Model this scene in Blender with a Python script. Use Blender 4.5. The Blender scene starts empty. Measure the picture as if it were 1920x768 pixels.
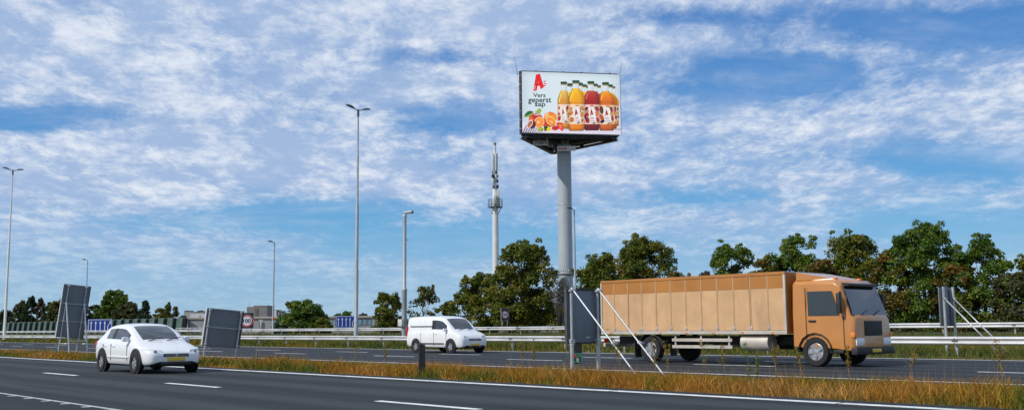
import bpy, bmesh, math, random
import numpy as np
from mathutils import Matrix, Vector, Euler
from mathutils.geometry import tessellate_polygon

SC = bpy.context.scene
COL = SC.collection
PI = math.pi
# ---------------------------------------------------------------- camera
# World frame: +Y runs along the motorway (away to the left), +X across it.
F = 1867.0
YAW = math.radians(42.5)
PITCH = math.atan(228 / F)
ROLL = math.radians(-0.5)
EYE = Vector((0, 0, 1.25))
cam = bpy.data.objects.new('camera', bpy.data.cameras.new('camera'))
COL.objects.link(cam)
cam.data.sensor_width = 36
cam.data.sensor_fit = 'HORIZONTAL'
cam.data.lens = 36 * F / 1920
cam.data.clip_end = 12000
CR = Matrix.Rotation(-YAW, 3, 'Z') @ Matrix.Rotation(PI / 2 + PITCH, 3, 'X') @ Matrix.Rotation(ROLL, 3, 'Z')
cam.matrix_world = Matrix.Translation(EYE) @ CR.to_4x4()
SC.camera = cam
# ---------------------------------------------------------------- light and sky
SUN_EL, SUN_AZ = math.radians(40), math.atan2(-0.97, 0.22)
SUN_DIR = Vector((math.sin(SUN_AZ) * math.cos(SUN_EL), math.cos(SUN_AZ) * math.cos(SUN_EL), math.sin(SUN_EL)))
sun = bpy.data.objects.new('sun', bpy.data.lights.new('sun', 'SUN'))
COL.objects.link(sun)
sun.data.energy = 3.6
sun.data.angle = math.radians(0.5)
sun.data.color = (1.0, 0.95, 0.86)
sun.rotation_euler = SUN_DIR.to_track_quat('Z', 'Y').to_euler()
SC.view_settings.view_transform = 'Standard'
SC.view_settings.look = 'None'
SC.view_settings.exposure = 0.0
SC.view_settings.gamma = 1.0
SC.view_settings.use_curve_mapping = False


class NT:
    """small node-tree helper"""
    def __init__(self, tree):
        self.t = tree
    def n(self, typ, **kw):
        nd = self.t.nodes.new(typ)
        for k, v in kw.items():
            if k.startswith('i_'):
                key = k[2:]
                key = int(key) if key.isdigit() else key.replace('_', ' ')
                self.put(nd, key, v)
            else:
                setattr(nd, k, v)
        return nd
    def put(self, nd, key, v):
        s = nd.inputs[key]
        if isinstance(v, bpy.types.NodeSocket):
            self.t.links.new(v, s)
        elif isinstance(v, bpy.types.Node):
            self.t.links.new(v.outputs[0], s)
        else:
            s.default_value = v
    def math(self, op, a, b=0.0, c=0.0, clamp=False):
        nd = self.t.nodes.new('ShaderNodeMath'); nd.operation = op; nd.use_clamp = clamp
        for i, v in enumerate((a, b, c)):
            self.put(nd, i, v)
        return nd.outputs[0]
    def mix(self, f, a, b):
        nd = self.t.nodes.new('ShaderNodeMix'); nd.data_type = 'RGBA'
        self.put(nd, 0, f); self.put(nd, 6, a); self.put(nd, 7, b)
        return nd.outputs[2]
    def noise(self, vec, scale, detail=4, rough=0.5, dist=0.0):
        nd = self.t.nodes.new('ShaderNodeTexNoise')
        if vec is not None: self.put(nd, 'Vector', vec)
        nd.inputs['Scale'].default_value = scale; nd.inputs['Detail'].default_value = detail
        nd.inputs['Roughness'].default_value = rough; nd.inputs['Distortion'].default_value = dist
        return nd.outputs[0]
    def smooth(self, v, lo, hi, a=0.0, b=1.0):
        nd = self.t.nodes.new('ShaderNodeMapRange'); nd.interpolation_type = 'SMOOTHSTEP'
        self.put(nd, 0, v); self.put(nd, 1, lo); self.put(nd, 2, hi); self.put(nd, 3, a); self.put(nd, 4, b)
        return nd.outputs[0]
    def mapping(self, vec, loc=(0, 0, 0), rot=(0, 0, 0), sc=(1, 1, 1)):
        nd = self.t.nodes.new('ShaderNodeMapping')
        self.put(nd, 'Vector', vec); nd.inputs[1].default_value = loc; nd.inputs[2].default_value = rot; nd.inputs[3].default_value = sc
        return nd.outputs[0]


def build_world():
    w = bpy.data.worlds.new('World'); SC.world = w; w.use_nodes = True
    T = NT(w.node_tree); w.node_tree.nodes.clear()
    out = T.n('ShaderNodeOutputWorld')
    bg = T.n('ShaderNodeBackground'); bg.inputs[1].default_value = 0.1
    T.t.links.new(bg.outputs[0], out.inputs[0])
    sky = T.n('ShaderNodeTexSky', sky_type='NISHITA', sun_disc=False, sun_elevation=SUN_EL,
              sun_rotation=SUN_AZ % (2 * PI), altitude=0, air_density=1.0, dust_density=0.4, ozone_density=2.5)
    tc = T.n('ShaderNodeTexCoord')
    # turn so that x' runs across the view and y' into it, then project on a flat cloud sheet
    d = T.mapping(tc.outputs['Generated'], rot=(0, 0, YAW))
    sep = T.n('ShaderNodeSeparateXYZ'); T.put(sep, 0, d)
    x, y, z = sep.outputs
    zz = T.math('ADD', T.math('MAXIMUM', z, 0.0), 0.17)
    comb = T.n('ShaderNodeCombineXYZ')
    px = T.math('DIVIDE', x, zz); py = T.math('DIVIDE', y, zz)
    T.put(comb, 0, px); T.put(comb, 1, py)
    pl = comb.outputs[0]
    # clear air: deep blue overhead, paler towards the horizon, leaning on the sky model for the sun side
    rp = T.n('ShaderNodeValToRGB'); T.put(rp, 0, z)
    el = rp.color_ramp.elements
    el[0].position = 0.0; el[0].color = SKYC[0] + (1,)
    el[1].position = 1.0; el[1].color = SKYC[-1] + (1,)
    for pos, c in zip((0.10, 0.20, 0.34, 0.6), SKYC[1:-1]):
        e = el.new(pos); e.color = c + (1,)
    r10 = T.n('ShaderNodeMix', data_type='RGBA', blend_type='MULTIPLY')
    T.put(r10, 0, 1.0); T.put(r10, 6, rp.outputs[0]); T.put(r10, 7, (10, 10, 10, 1))
    base = T.mix(0.22, r10.outputs[2], sky.outputs[0])
    # cloud sheet: small puffs gathered into fields
    wn = T.n('ShaderNodeTexNoise'); T.put(wn, 'Vector', pl); wn.inputs['Scale'].default_value = 2.2; wn.inputs['Detail'].default_value = 4
    wv = T.n('ShaderNodeVectorMath', operation='MULTIPLY_ADD')
    T.put(wv, 0, wn.outputs['Color']); wv.inputs[1].default_value = (0.16, 0.12, 0); T.put(wv, 2, pl)
    wp = wv.outputs[0]
    big = T.noise(T.mapping(wp, loc=(CL[0], CL[1], 0), sc=(0.75, 0.75, 1)), 1.25, 3, 0.55)
    mid = T.noise(T.mapping(wp, loc=(7.3, 2.1, 0), rot=(0, 0, -0.05), sc=(1.35, 0.95, 1)), 1.9, 9, 0.60)
    fine = T.noise(T.mapping(wp, loc=(1.3, 8.1, 3), rot=(0, 0, -0.08), sc=(1.35, 1.0, 1)), 11.0, 12, 0.72, 0.0)
    puff = T.noise(T.mapping(wp, loc=(4.3, 1.1, 6), rot=(0, 0, -0.05), sc=(1.6, 1.0, 1)), 3.4, 9, 0.6)
    lean = T.math('MULTIPLY', T.math('MAXIMUM', T.math('MINIMUM', px, 1.6), -1.6), CL[2])
    cov = T.math('ADD', T.math('MULTIPLY', T.math('SUBTRACT', big, 0.5), CL[5]), lean)
    # the larger blue openings between the cloud fields
    wsep = T.n('ShaderNodeSeparateXYZ'); T.put(wsep, 0, wp); wx, wy = wsep.outputs[0], wsep.outputs[1]
    for gx, gy, gw, gh, ga in GAPS:
        dx = T.math('DIVIDE', T.math('SUBTRACT', wx, gx + 0.08), gw); dy = T.math('DIVIDE', T.math('SUBTRACT', wy, gy + 0.06), gh)
        d2 = T.math('ADD', T.math('MULTIPLY', dx, dx), T.math('MULTIPLY', dy, dy))
        cov = T.math('SUBTRACT', cov, T.math('MULTIPLY', T.math('EXPONENT', T.math('MULTIPLY', d2, -1.0)), ga))
    s = T.math('ADD', T.math('MULTIPLY', T.math('SUBTRACT', mid, 0.5), 1.25), T.math('MULTIPLY', T.math('SUBTRACT', fine, 0.5), 0.75))
    tot = T.math('ADD', cov, s)
    dens = T.smooth(tot, CL[3], CL[4])
    st = T.noise(T.mapping(wp, loc=(3, 5, 1), rot=(0, 0, -0.15), sc=(0.6, 1.6, 1)), 1.7, 10, 0.60, 0.3)
    streak = T.math('MULTIPLY', T.smooth(st, 0.38, 0.70), 0.42)
    alpha = T.math('MAXIMUM', T.math('MULTIPLY', dens, 0.95), streak)
    g2 = T.math('ADD', puff, T.math('MULTIPLY', T.math('SUBTRACT', fine, 0.5), 1.15))
    g2 = T.math('ADD', g2, T.math('MULTIPLY', T.math('SUBTRACT', mid, 0.5), 0.35))
    bright = T.smooth(g2, CL[6], CL[7])
    cc = T.mix(bright, (CG[0] * 10, CG[1] * 10, CG[2] * 10, 1), (CW[0] * 10, CW[1] * 10, CW[2] * 10, 1))
    fade = T.smooth(z, 0.01, 0.14, 0.22, 1.0)
    col = T.mix(T.math('MULTIPLY', alpha, fade), base, cc)
    T.put(bg, 0, col)


SKYC = ((.28, .54, .76), (.10, .39, .73), (.046, .26, .65), (.036, .19, .56), (.03, .14, .44), (.03, .12, .38))
# sheet offset x, y, lean to the left, density ramp, field contrast, shade ramp
CL = (0.6, 7.7, -0.14, -0.82, 0.04, 1.2, 0.34, 0.82)
GAPS = ((-1.21, 2.45, .26, .12, 1.0), (-.86, 3.45, .60, .24, 1.05), (.58, 2.30, .30, .14, .95), (.85, 2.02, .40, .11, .8), (-.15, 2.6, .18, .12, .7), (1.24, 2.85, .36, .16, .8), (-.2, 3.9, .6, .35, 1.0), (.35, 2.02, .2, .06, .5), (-.15, 2.2, .18, .06, .6), (.6, 3.3, .25, .15, .5), (1.5, 3.6, .4, .3, .6))
CG = (0.37, 0.50, 0.74)
CW = (0.80, 0.85, 0.93)
build_world()


# ---------------------------------------------------------------- view geometry (photo pixel -> place)
def ray(x, y):
    return CR @ Vector(((x - 960) / F, (384 - y) / F, -1))
def on_p(x, y, p):
    """where the sight line through photo pixel (x, y) meets the vertical sheet X = p"""
    r = ray(x, y); s = p / r.x
    return r.y * s, EYE.z + r.z * s
def hor(x):
    return 612 - 0.0087 * (x - 960)
def t_of(x, p):
    return on_p(x, hor(x), p)[0]
def z_of(x, y, p):
    return on_p(x, y, p)[1]
def p_of(x, t):
    r = ray(x, hor(x)); return r.x * t / r.y
def along(x, y, depth):
    """place where the sight line through (x, y) reaches this depth along the view"""
    r = ray(x, y); return EYE + r * (depth / (r.x * math.sin(YAW) + r.y * math.cos(YAW)))
def dist(x, p):
    """depth along the view at column x on sheet X = p"""
    t = t_of(x, p); return p * math.sin(YAW) + t * math.cos(YAW)


# ---------------------------------------------------------------- materials
MAT = {}
def mat(name, col, rough=0.6, metal=0.0, var=0.15, scale=6.0, bump=0.0, bscale=40.0, spec=0.5, dirt=None, coat=0.0):
    m = bpy.data.materials.new(name); m.use_nodes = True
    T = NT(m.node_tree); b = m.node_tree.nodes['Principled BSDF']
    tc = T.n('ShaderNodeTexCoord'); v = tc.outputs['Object']
    n1 = T.noise(v, scale, 6, 0.6)
    lo = [c * (1 - var) for c in col] + [1]; hi = [min(1, c * (1 + var)) for c in col] + [1]
    c = T.mix(T.smooth(n1, 0.3, 0.7), tuple(lo), tuple(hi))
    if dirt:
        n2 = T.noise(T.mapping(v, sc=(1, 1, 0.35)), scale * 0.8, 8, 0.7)
        c = T.mix(T.math('MULTIPLY', T.smooth(n2, 0.5, 0.78), dirt[3]), c, (dirt[0], dirt[1], dirt[2], 1))
    T.put(b, 'Base Color', c)
    r = T.smooth(n1, 0.2, 0.8, max(0.02, rough - 0.1), min(1, rough + 0.1)); T.put(b, 'Roughness', r)
    b.inputs['Metallic'].default_value = metal
    b.inputs['Specular IOR Level'].default_value = spec
    b.inputs['Coat Weight'].default_value = coat
    if bump:
        bn = T.n('ShaderNodeBump'); bn.inputs['Strength'].default_value = bump; bn.inputs['Distance'].default_value = 0.02
        T.put(bn, 'Height', T.noise(v, bscale, 5, 0.6)); T.put(b, 'Normal', bn.outputs[0])
    MAT[name] = m
    return m

mat('galvanised', (0.46, 0.48, 0.50), 0.45, 0.55, 0.15, 3, 0.05, 20)
mat('rail_steel', (0.50, 0.51, 0.52), 0.42, 0.35, 0.10, 0.7, 0.03, 8, dirt=(0.24, 0.22, 0.20, 0.6))
mat('pole_grey', (0.33, 0.36, 0.39), 0.5, 0.2, 0.12, 1.0)
mat('pole_white', (0.62, 0.60, 0.56), 0.5, 0.0, 0.08, 1.0)
mat('lamp_dark', (0.11, 0.12, 0.13), 0.5, 0.1, 0.15, 4)
mat('sign_back', (0.155, 0.185, 0.215), 0.55, 0.15, 0.10, 1.6, 0.02, 30, dirt=(0.10, 0.11, 0.12, 0.35))
mat('sign_black', (0.016, 0.017, 0.018), 0.5, 0.0, 0.2, 5)
mat('sign_blue', (0.012, 0.050, 0.32), 0.4, 0.0, 0.06, 3)
mat('sign_white', (0.80, 0.81, 0.82), 0.4, 0.0, 0.04, 3)
mat('sign_red', (0.55, 0.015, 0.02), 0.4, 0.0, 0.06, 3)
mat('sign_green', (0.010, 0.085, 0.050), 0.4, 0.0, 0.1, 3)
mat('tower_grey', (0.36, 0.395, 0.43), 0.55, 0.0, 0.07, 0.5, dirt=(0.26, 0.28, 0.30, 0.5))
mat('mast_white', (0.58, 0.60, 0.60), 0.5, 0.0, 0.07, 0.6)
mat('antenna_grey', (0.50, 0.54, 0.52), 0.5, 0.0, 0.06, 1.0)
mat('frame_black', (0.012, 0.013, 0.016), 0.5, 0.2, 0.25, 2)
mat('frame_grey', (0.08, 0.085, 0.095), 0.5, 0.3, 0.2, 2)
mat('plate_grey', (0.50, 0.52, 0.53), 0.5, 0.0, 0.08, 2)
mat('barrier_green', (0.060, 0.105, 0.088), 0.55, 0.0, 0.14, 0.8, dirt=(0.07, 0.09, 0.08, 0.5))
mat('barrier_post_gap_shade', (0.012, 0.017, 0.015), 0.55, 0.0, 0.14, 1)  # near-black: the shade in the gaps is put into this colour
mat('wall_grey', (0.27, 0.275, 0.28), 0.7, 0.0, 0.10, 0.4, 0.1, 4, dirt=(0.2, 0.2, 0.2, 0.4))
mat('wall_brown', (0.20, 0.185, 0.18), 0.8, 0.0, 0.14, 0.8, 0.2, 6)
mat('wall_light', (0.52, 0.53, 0.55), 0.7, 0.0, 0.08, 0.4)
mat('roof_edge', (0.30, 0.25, 0.21), 0.7, 0.0, 0.1, 1)
mat('window_frame', (0.09, 0.09, 0.10), 0.4, 0.0, 0.1, 3)
mat('bark', (0.085, 0.065, 0.048), 0.9, 0.0, 0.35, 4, 0.6, 18)
mat('tyre', (0.014, 0.014, 0.015), 0.85, 0.0, 0.2, 8)
mat('rim', (0.45, 0.46, 0.48), 0.35, 0.7, 0.1, 6)
mat('car_white', (0.74, 0.75, 0.76), 0.28, 0.0, 0.03, 2, coat=0.6)
mat('truck_tan', (0.56, 0.345, 0.18), 0.5, 0.0, 0.10, 1.1, 0.25, 2.2, dirt=(0.34, 0.21, 0.13, 0.75))
mat('truck_orange', (0.40, 0.165, 0.035), 0.45, 0.0, 0.09, 0.8, dirt=(0.28, 0.12, 0.04, 0.5))
mat('truck_cab', (0.48, 0.20, 0.05), 0.3, 0.0, 0.04, 1.5, coat=0.5)
mat('truck_frame', (0.03, 0.028, 0.026), 0.7, 0.0, 0.3, 4)
mat('truck_rail', (0.55, 0.50, 0.44), 0.45, 0.3, 0.1, 2)
mat('trim_black', (0.018, 0.018, 0.02), 0.55, 0.0, 0.2, 5)
mat('lens_white', (0.75, 0.77, 0.78), 0.12, 0.0, 0.05, 5, spec=0.8)
mat('lens_amber', (0.75, 0.24, 0.03), 0.2, 0.0, 0.05, 5)
mat('lens_red', (0.45, 0.02, 0.02), 0.2, 0.0, 0.05, 5)
mat('plate_yellow', (0.72, 0.50, 0.05), 0.5, 0.0, 0.03, 5)
mat('road_paint', (0.68, 0.69, 0.68), 0.6, 0.0, 0.16, 3.0, 0.15, 60, dirt=(0.12, 0.12, 0.125, 0.8))
mat('road_paint_worn', (0.42, 0.43, 0.43), 0.7, 0.0, 0.25, 5.0, 0.15, 60, dirt=(0.07, 0.075, 0.08, 0.9))

def glass_mat(name, tint, rough=0.05):
    m = mat(name, tint, rough, 0.0, 0.1, 2, spec=1.0); return m
glass_mat('car_glass', (0.012, 0.015, 0.018), 0.04); MAT['car_glass'].node_tree.nodes['Principled BSDF'].inputs['Coat Weight'].default_value = 0.6
glass_mat('window_glass', (0.16, 0.27, 0.36), 0.06)

def asphalt(name, base, tracks, joints=(6.75, 10.62, 14.3, 25.9, 30.2)):
    """tracks: wheel-track centres across the road (metres), polished a little lighter"""
    m = bpy.data.materials.new(name); m.use_nodes = True
    T = NT(m.node_tree); b = m.node_tree.nodes['Principled BSDF']
    v = T.n('ShaderNodeTexCoord').outputs['Object']
    sep = T.n('ShaderNodeSeparateXYZ'); T.put(sep, 0, v); x = sep.outputs[0]
    agg = T.noise(v, 26, 6, 0.85); patch = T.noise(T.mapping(v, sc=(1, 0.12, 1)), 0.8, 6, 0.65); grain = T.noise(v, 9, 6, 0.7)
    xw = T.math('ADD', x, T.math('MULTIPLY', T.math('SUBTRACT', patch, 0.5), 0.5))
    tr = None
    for c in tracks:
        g = T.smooth(T.math('ABSOLUTE', T.math('SUBTRACT', xw, c)), 0.1, 0.75, 1.0, 0.0)
        tr = g if tr is None else T.math('MAXIMUM', tr, g)
    k = T.math('ADD', T.math('MULTIPLY', T.math('SUBTRACT', agg, 0.5), 2.2), T.math('MULTIPLY', T.math('SUBTRACT', patch, 0.5), 1.0))
    k = T.math('ADD', k, T.math('MULTIPLY', T.math('SUBTRACT', grain, 0.5), 0.5))
    k = T.math('ADD', k, T.math('MULTIPLY', tr, 0.62))
    c = T.mix(T.smooth(k, -0.6, 0.9), tuple(q * 0.5 for q in base) + (1,), tuple(q * 1.8 for q in base) + (1,))
    # sealed joints between paving lanes, drips along lane middles, a few repaired strips
    jn = None
    for q in joints:
        g = T.smooth(T.math('ABSOLUTE', T.math('SUBTRACT', T.math('ADD', x, T.math('MULTIPLY', T.math('SUBTRACT', grain, 0.5), 0.06)), q)), 0.015, 0.05, 1.0, 0.0)
        jn = g if jn is None else T.math('MAXIMUM', jn, g)
    c = T.mix(T.math('MULTIPLY', jn, 0.75), c, tuple(q * 0.25 for q in base) + (1,))
    oil = T.noise(T.mapping(v, sc=(1.4, 0.05, 1)), 1.2, 7, 0.7)
    c = T.mix(T.math('MULTIPLY', T.smooth(oil, 0.52, 0.72), 0.55), c, tuple(q * 0.42 for q in base) + (1,))
    vr = T.n('ShaderNodeTexVoronoi', feature='DISTANCE_TO_EDGE'); T.put(vr, 'Vector', T.mapping(v, sc=(0.33, 0.07, 1))); vr.inputs['Scale'].default_value = 1.0
    crack = T.math('MULTIPLY', T.smooth(T.math('ADD', vr.outputs[0], T.math('MULTIPLY', grain, 0.02)), 0.010, 0.022, 1.0, 0.0), T.smooth(patch, 0.5, 0.6))
    c = T.mix(T.math('MULTIPLY', crack, 0.7), c, tuple(q * 0.3 for q in base) + (1,))
    T.put(b, 'Base Color', c)
    T.put(b, 'Roughness', T.smooth(agg, 0.3, 0.7, 0.72, 0.92))
    b.inputs['Specular IOR Level'].default_value = 0.2
    bn = T.n('ShaderNodeBump'); bn.inputs['Strength'].default_value = 0.35; bn.inputs['Distance'].default_value = 0.01
    T.put(bn, 'Height', agg); T.put(b, 'Normal', bn.outputs[0])
    MAT[name] = m
asphalt('asphalt_near', (0.024, 0.0275, 0.031), (3.2, 7.5, 9.3, 11.6, 13.5))
asphalt('asphalt_mid', (0.021, 0.025, 0.030), (22.8, 24.8, 27.0, 28.8, 30.9, 33.1))
asphalt('asphalt_far', (0.045, 0.050, 0.055), (62, 64, 66, 68, 70, 72))

def ground_mat():
    m = bpy.data.materials.new('turf'); m.use_nodes = True
    T = NT(m.node_tree); b = m.node_tree.nodes['Principled BSDF']
    v = T.n('ShaderNodeTexCoord').outputs['Object']
    a = T.noise(v, 0.25, 6, 0.65); f = T.noise(v, 8, 6, 0.7)
    c = T.mix(T.smooth(a, 0.38, 0.62), (0.050, 0.062, 0.020, 1), (0.15, 0.105, 0.030, 1))
    c = T.mix(T.smooth(f, 0.45, 0.7), c, (0.055, 0.042, 0.022, 1))
    T.put(b, 'Base Color', c); b.inputs['Roughness'].default_value = 0.95
    bn = T.n('ShaderNodeBump'); bn.inputs['Strength'].default_value = 0.8; bn.inputs['Distance'].default_value = 0.05
    T.put(bn, 'Height', f); T.put(b, 'Normal', bn.outputs[0])
    MAT['turf'] = m
ground_mat()

def leaf_mat(name, trans=0.3, rough=0.5):
    """colour comes from the leaf's own attribute"""
    m = bpy.data.materials.new(name); m.use_nodes = True
    T = NT(m.node_tree); nt = m.node_tree; b = nt.nodes['Principled BSDF']
    at = T.n('ShaderNodeVertexColor'); at.layer_name = 'ink'
    T.put(b, 'Base Color', at.outputs[0]); b.inputs['Roughness'].default_value = rough
    b.inputs['Specular IOR Level'].default_value = 0.3
    tr = T.n('ShaderNodeBsdfTranslucent'); T.put(tr, 0, at.outputs[0])
    mx = T.n('ShaderNodeMixShader'); mx.inputs[0].default_value = trans
    nt.links.new(b.outputs[0], mx.inputs[1]); nt.links.new(tr.outputs[0], mx.inputs[2])
    nt.links.new(mx.outputs[0], nt.nodes['Material Output'].inputs[0])
    MAT[name] = m
leaf_mat('leaf', 0.38); leaf_mat('grass_blade', 0.35, 0.7)

def screen_mat():
    m = bpy.data.materials.new('led_picture'); m.use_nodes = True
    T = NT(m.node_tree); b = m.node_tree.nodes['Principled BSDF']
    at = T.n('ShaderNodeVertexColor'); at.layer_name = 'ink'
    b.inputs['Base Color'].default_value = (0.02, 0.02, 0.02, 1); b.inputs['Roughness'].default_value = 0.6
    T.put(b, 'Emission Color', at.outputs[0]); b.inputs['Emission Strength'].default_value = 0.97
    MAT['led_picture'] = m
screen_mat()

# ---------------------------------------------------------------- mesh helpers
class MB:
    def __init__(self):
        self.v = []; self.f = []; self.m = []; self.s = []
    def add(self, vs, fs, mi=0, smooth=False, X=None):
        o = len(self.v)
        self.v += [tuple(X @ Vector(q)) if X is not None else tuple(q) for q in vs]
        for f in fs:
            self.f.append(tuple(o + i for i in f)); self.m.append(mi); self.s.append(smooth)
        return self
    def box(self, lo, hi, mi=0, X=None, bev=0.0):
        x0, y0, z0 = lo; x1, y1, z1 = hi
        if bev <= 0:
            vs = [(x0, y0, z0), (x1, y0, z0), (x1, y1, z0), (x0, y1, z0), (x0, y0, z1), (x1, y0, z1), (x1, y1, z1), (x0, y1, z1)]
            fs = [(0, 3, 2, 1), (4, 5, 6, 7), (0, 1, 5, 4), (1, 2, 6, 5), (2, 3, 7, 6), (3, 0, 4, 7)]
            return self.add(vs, fs, mi, X=X)
        bm = bmesh.new(); bmesh.ops.create_cube(bm, size=1)
        for q in bm.verts:
            q.co = Vector(((x0 + x1) / 2 + q.co.x * (x1 - x0), (y0 + y1) / 2 + q.co.y * (y1 - y0), (z0 + z1) / 2 + q.co.z * (z1 - z0)))
        bmesh.ops.bevel(bm, geom=bm.edges[:], offset=bev, segments=2, profile=0.6, affect='EDGES')
        bm.verts.index_update()
        self.add([q.co.copy() for q in bm.verts], [[l.vert.index for l in f.loops] for f in bm.faces], mi, True, X)
        bm.free(); return self
    def tube(self, a, b, r0, r1=None, n=8, mi=0, X=None, smooth=True):
        r1 = r0 if r1 is None else r1
        a = Vector(a); b = Vector(b); d = (b - a)
        if d.length < 1e-6: return self
        q = d.to_track_quat('Z', 'Y')
        vs = []
        for c, r in ((a, r0), (b, r1)):
            for i in range(n):
                w = 2 * PI * i / n
                vs.append(c + q @ Vector((r * math.cos(w), r * math.sin(w), 0)))
        fs = [(i, (i + 1) % n, n + (i + 1) % n, n + i) for i in range(n)]
        self.add(vs, fs, mi, smooth, X)
        self.add(vs[:n], [tuple(range(n - 1, -1, -1))], mi, False, X); self.add(vs[n:], [tuple(range(n))], mi, False, X)
        return self
    def path(self, pts, radii, n=7, mi=0, X=None):
        """bent tube; rings shared so it stays one skin"""
        pts = [Vector(p) for p in pts]; vs = []; fs = []
        for i, p in enumerate(pts):
            d = pts[min(i + 1, len(pts) - 1)] - pts[max(i - 1, 0)]
            q = d.to_track_quat('Z', 'Y')
            for k in range(n):
                w = 2 * PI * k / n
                vs.append(p + q @ Vector((radii[i] * math.cos(w), radii[i] * math.sin(w), 0)))
        for i in range(len(pts) - 1):
            for k in range(n):
                fs.append((i * n + k, i * n + (k + 1) % n, (i + 1) * n + (k + 1) % n, (i + 1) * n + k))
        fs.append(tuple(range(n - 1, -1, -1))); fs.append(tuple(range((len(pts) - 1) * n, len(pts) * n)))
        return self.add(vs, fs, mi, True, X)
    def lathe(self, prof, n=16, mi=0, X=None):
        """profile of (radius, z)"""
        vs = []; fs = []
        for r, z in prof:
            for k in range(n):
                w = 2 * PI * k / n; vs.append((r * math.cos(w), r * math.sin(w), z))
        for i in range(len(prof) - 1):
            for k in range(n):
                fs.append((i * n + k, i * n + (k + 1) % n, (i + 1) * n + (k + 1) % n, (i + 1) * n + k))
        fs.append(tuple(range(n - 1, -1, -1))); fs.append(tuple(range((len(prof) - 1) * n, len(prof) * n)))
        return self.add(vs, fs, mi, True, X)
    def loft(self, rings, mi=0, X=None, smooth=True, caps=True):
        n = len(rings[0]); vs = [q for r in rings for q in r]; fs = []
        for i in range(len(rings) - 1):
            for k in range(n):
                fs.append((i * n + k, i * n + (k + 1) % n, (i + 1) * n + (k + 1) % n, (i + 1) * n + k))
        if caps:
            fs.append(tuple(range(n - 1, -1, -1))); fs.append(tuple(range((len(rings) - 1) * n, len(rings) * n)))
        return self.add(vs, fs, mi, smooth, X)
    def prism(self, poly, d0, d1, axis, mi=0, X=None):
        """extrude a 2-D outline between d0 and d1 along axis 0/1/2"""
        def P(a, b, d):
            return {0: (d, a, b), 1: (a, d, b), 2: (a, b, d)}[axis]
        n = len(poly)
        vs = [P(a, b, d0) for a, b in poly] + [P(a, b, d1) for a, b in poly]
        tri = tessellate_polygon([[Vector((a, b, 0)) for a, b in poly]])
        fs = [(i, (i + 1) % n, n + (i + 1) % n, n + i) for i in range(n)]
        fs += [tuple(t[::-1]) for t in tri] + [tuple(n + i for i in t) for t in tri]
        return self.add(vs, fs, mi, False, X)
    def build(self, name, mats, parent=None, recalc=True):
        me = bpy.data.meshes.new(name); me.from_pydata(self.v, [], self.f)
        if not isinstance(mats, (list, tuple)): mats = [mats]
        for m in mats: me.materials.append(MAT[m] if isinstance(m, str) else m)
        me.polygons.foreach_set('material_index', self.m); me.polygons.foreach_set('use_smooth', self.s)
        if recalc:
            bm = bmesh.new(); bm.from_mesh(me); bmesh.ops.remove_doubles(bm, verts=bm.verts, dist=1e-5)
            bmesh.ops.recalc_face_normals(bm, faces=bm.faces)
            for e in bm.edges:
                if len(e.link_faces) == 2 and e.calc_face_angle(0) > 0.7: e.smooth = False
            bm.to_mesh(me); bm.free()
        me.update()
        o = bpy.data.objects.new(name, me); COL.objects.link(o)
        if parent is not None: o.parent = parent
        return o

def tag(o, label=None, cat=None, group=None, kind=None):
    if label: o['label'] = label
    if cat: o['category'] = cat
    if group: o['group'] = group
    if kind: o['kind'] = kind
    return o
def thing(name, label, cat, loc=(0, 0, 0), rz=0.0, group=None):
    o = bpy.data.objects.new(name, None); COL.objects.link(o)
    o.location = loc; o.rotation_euler = (0, 0, rz)
    return tag(o, label, cat, group)
def link_copy(o, parent=None):
    c = o.copy(); COL.objects.link(c)
    if parent is not None: c.parent = parent
    return c
def dup(root, loc, rz, label, group=None):
    r = root.copy(); COL.objects.link(r); r.location = loc; r.rotation_euler = (0, 0, rz); r['label'] = label
    if group: r['group'] = group
    for ch in list(root.children):
        c = link_copy(ch, r)
        for g in list(ch.children): link_copy(g, c)
    return r
def structure(name, mb, mats):
    return tag(mb.build(name, mats), kind='structure')

FONT_CACHE = {}
def text_geo(s, bold=0.0):
    """glyph triangles of a line of writing, ink box scaled to 0..1"""
    if (s, bold) in FONT_CACHE: return FONT_CACHE[(s, bold)]
    cu = bpy.data.curves.new('t', 'FONT'); cu.body = s; cu.size = 1.0; cu.offset = bold; cu.resolution_u = 3
    o = bpy.data.objects.new('t', cu); COL.objects.link(o)
    dg = bpy.context.evaluated_depsgraph_get()
    me = bpy.data.meshes.new_from_object(o.evaluated_get(dg))
    v = np.array([q.co[:2] for q in me.vertices]); f = [tuple(p.vertices) for p in me.polygons]
    v = (v - v.min(0)) / (v.max(0) - v.min(0))
    bpy.data.objects.remove(o); bpy.data.curves.remove(cu); bpy.data.meshes.remove(me)
    FONT_CACHE[(s, bold)] = (v, f)
    return v, f
def add_text(mb, s, x0, x1, z0, z1, plane, mi=0, bold=0.02):
    """plane: function (a, b) -> 3-D point"""
    v, f = text_geo(s, bold)
    mb.add([plane(x0 + a * (x1 - x0), z0 + b * (z1 - z0)) for a, b in v], f, mi)
# ================================================================ SETTING
def strip(name, prof, t0, t1, m, nt=1):
    """ground profile [(x, z), ...] drawn out along the road"""
    mb = MB(); ts = [t0 + (t1 - t0) * i / nt for i in range(nt + 1)]
    vs = [(x, t, z) for t in ts for x, z in prof]; n = len(prof)
    fs = [(j * n + i, j * n + i + 1, (j + 1) * n + i + 1, (j + 1) * n + i) for j in range(nt) for i in range(n - 1)]
    mb.add(vs, fs)
    return structure(name, mb, m)

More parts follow.
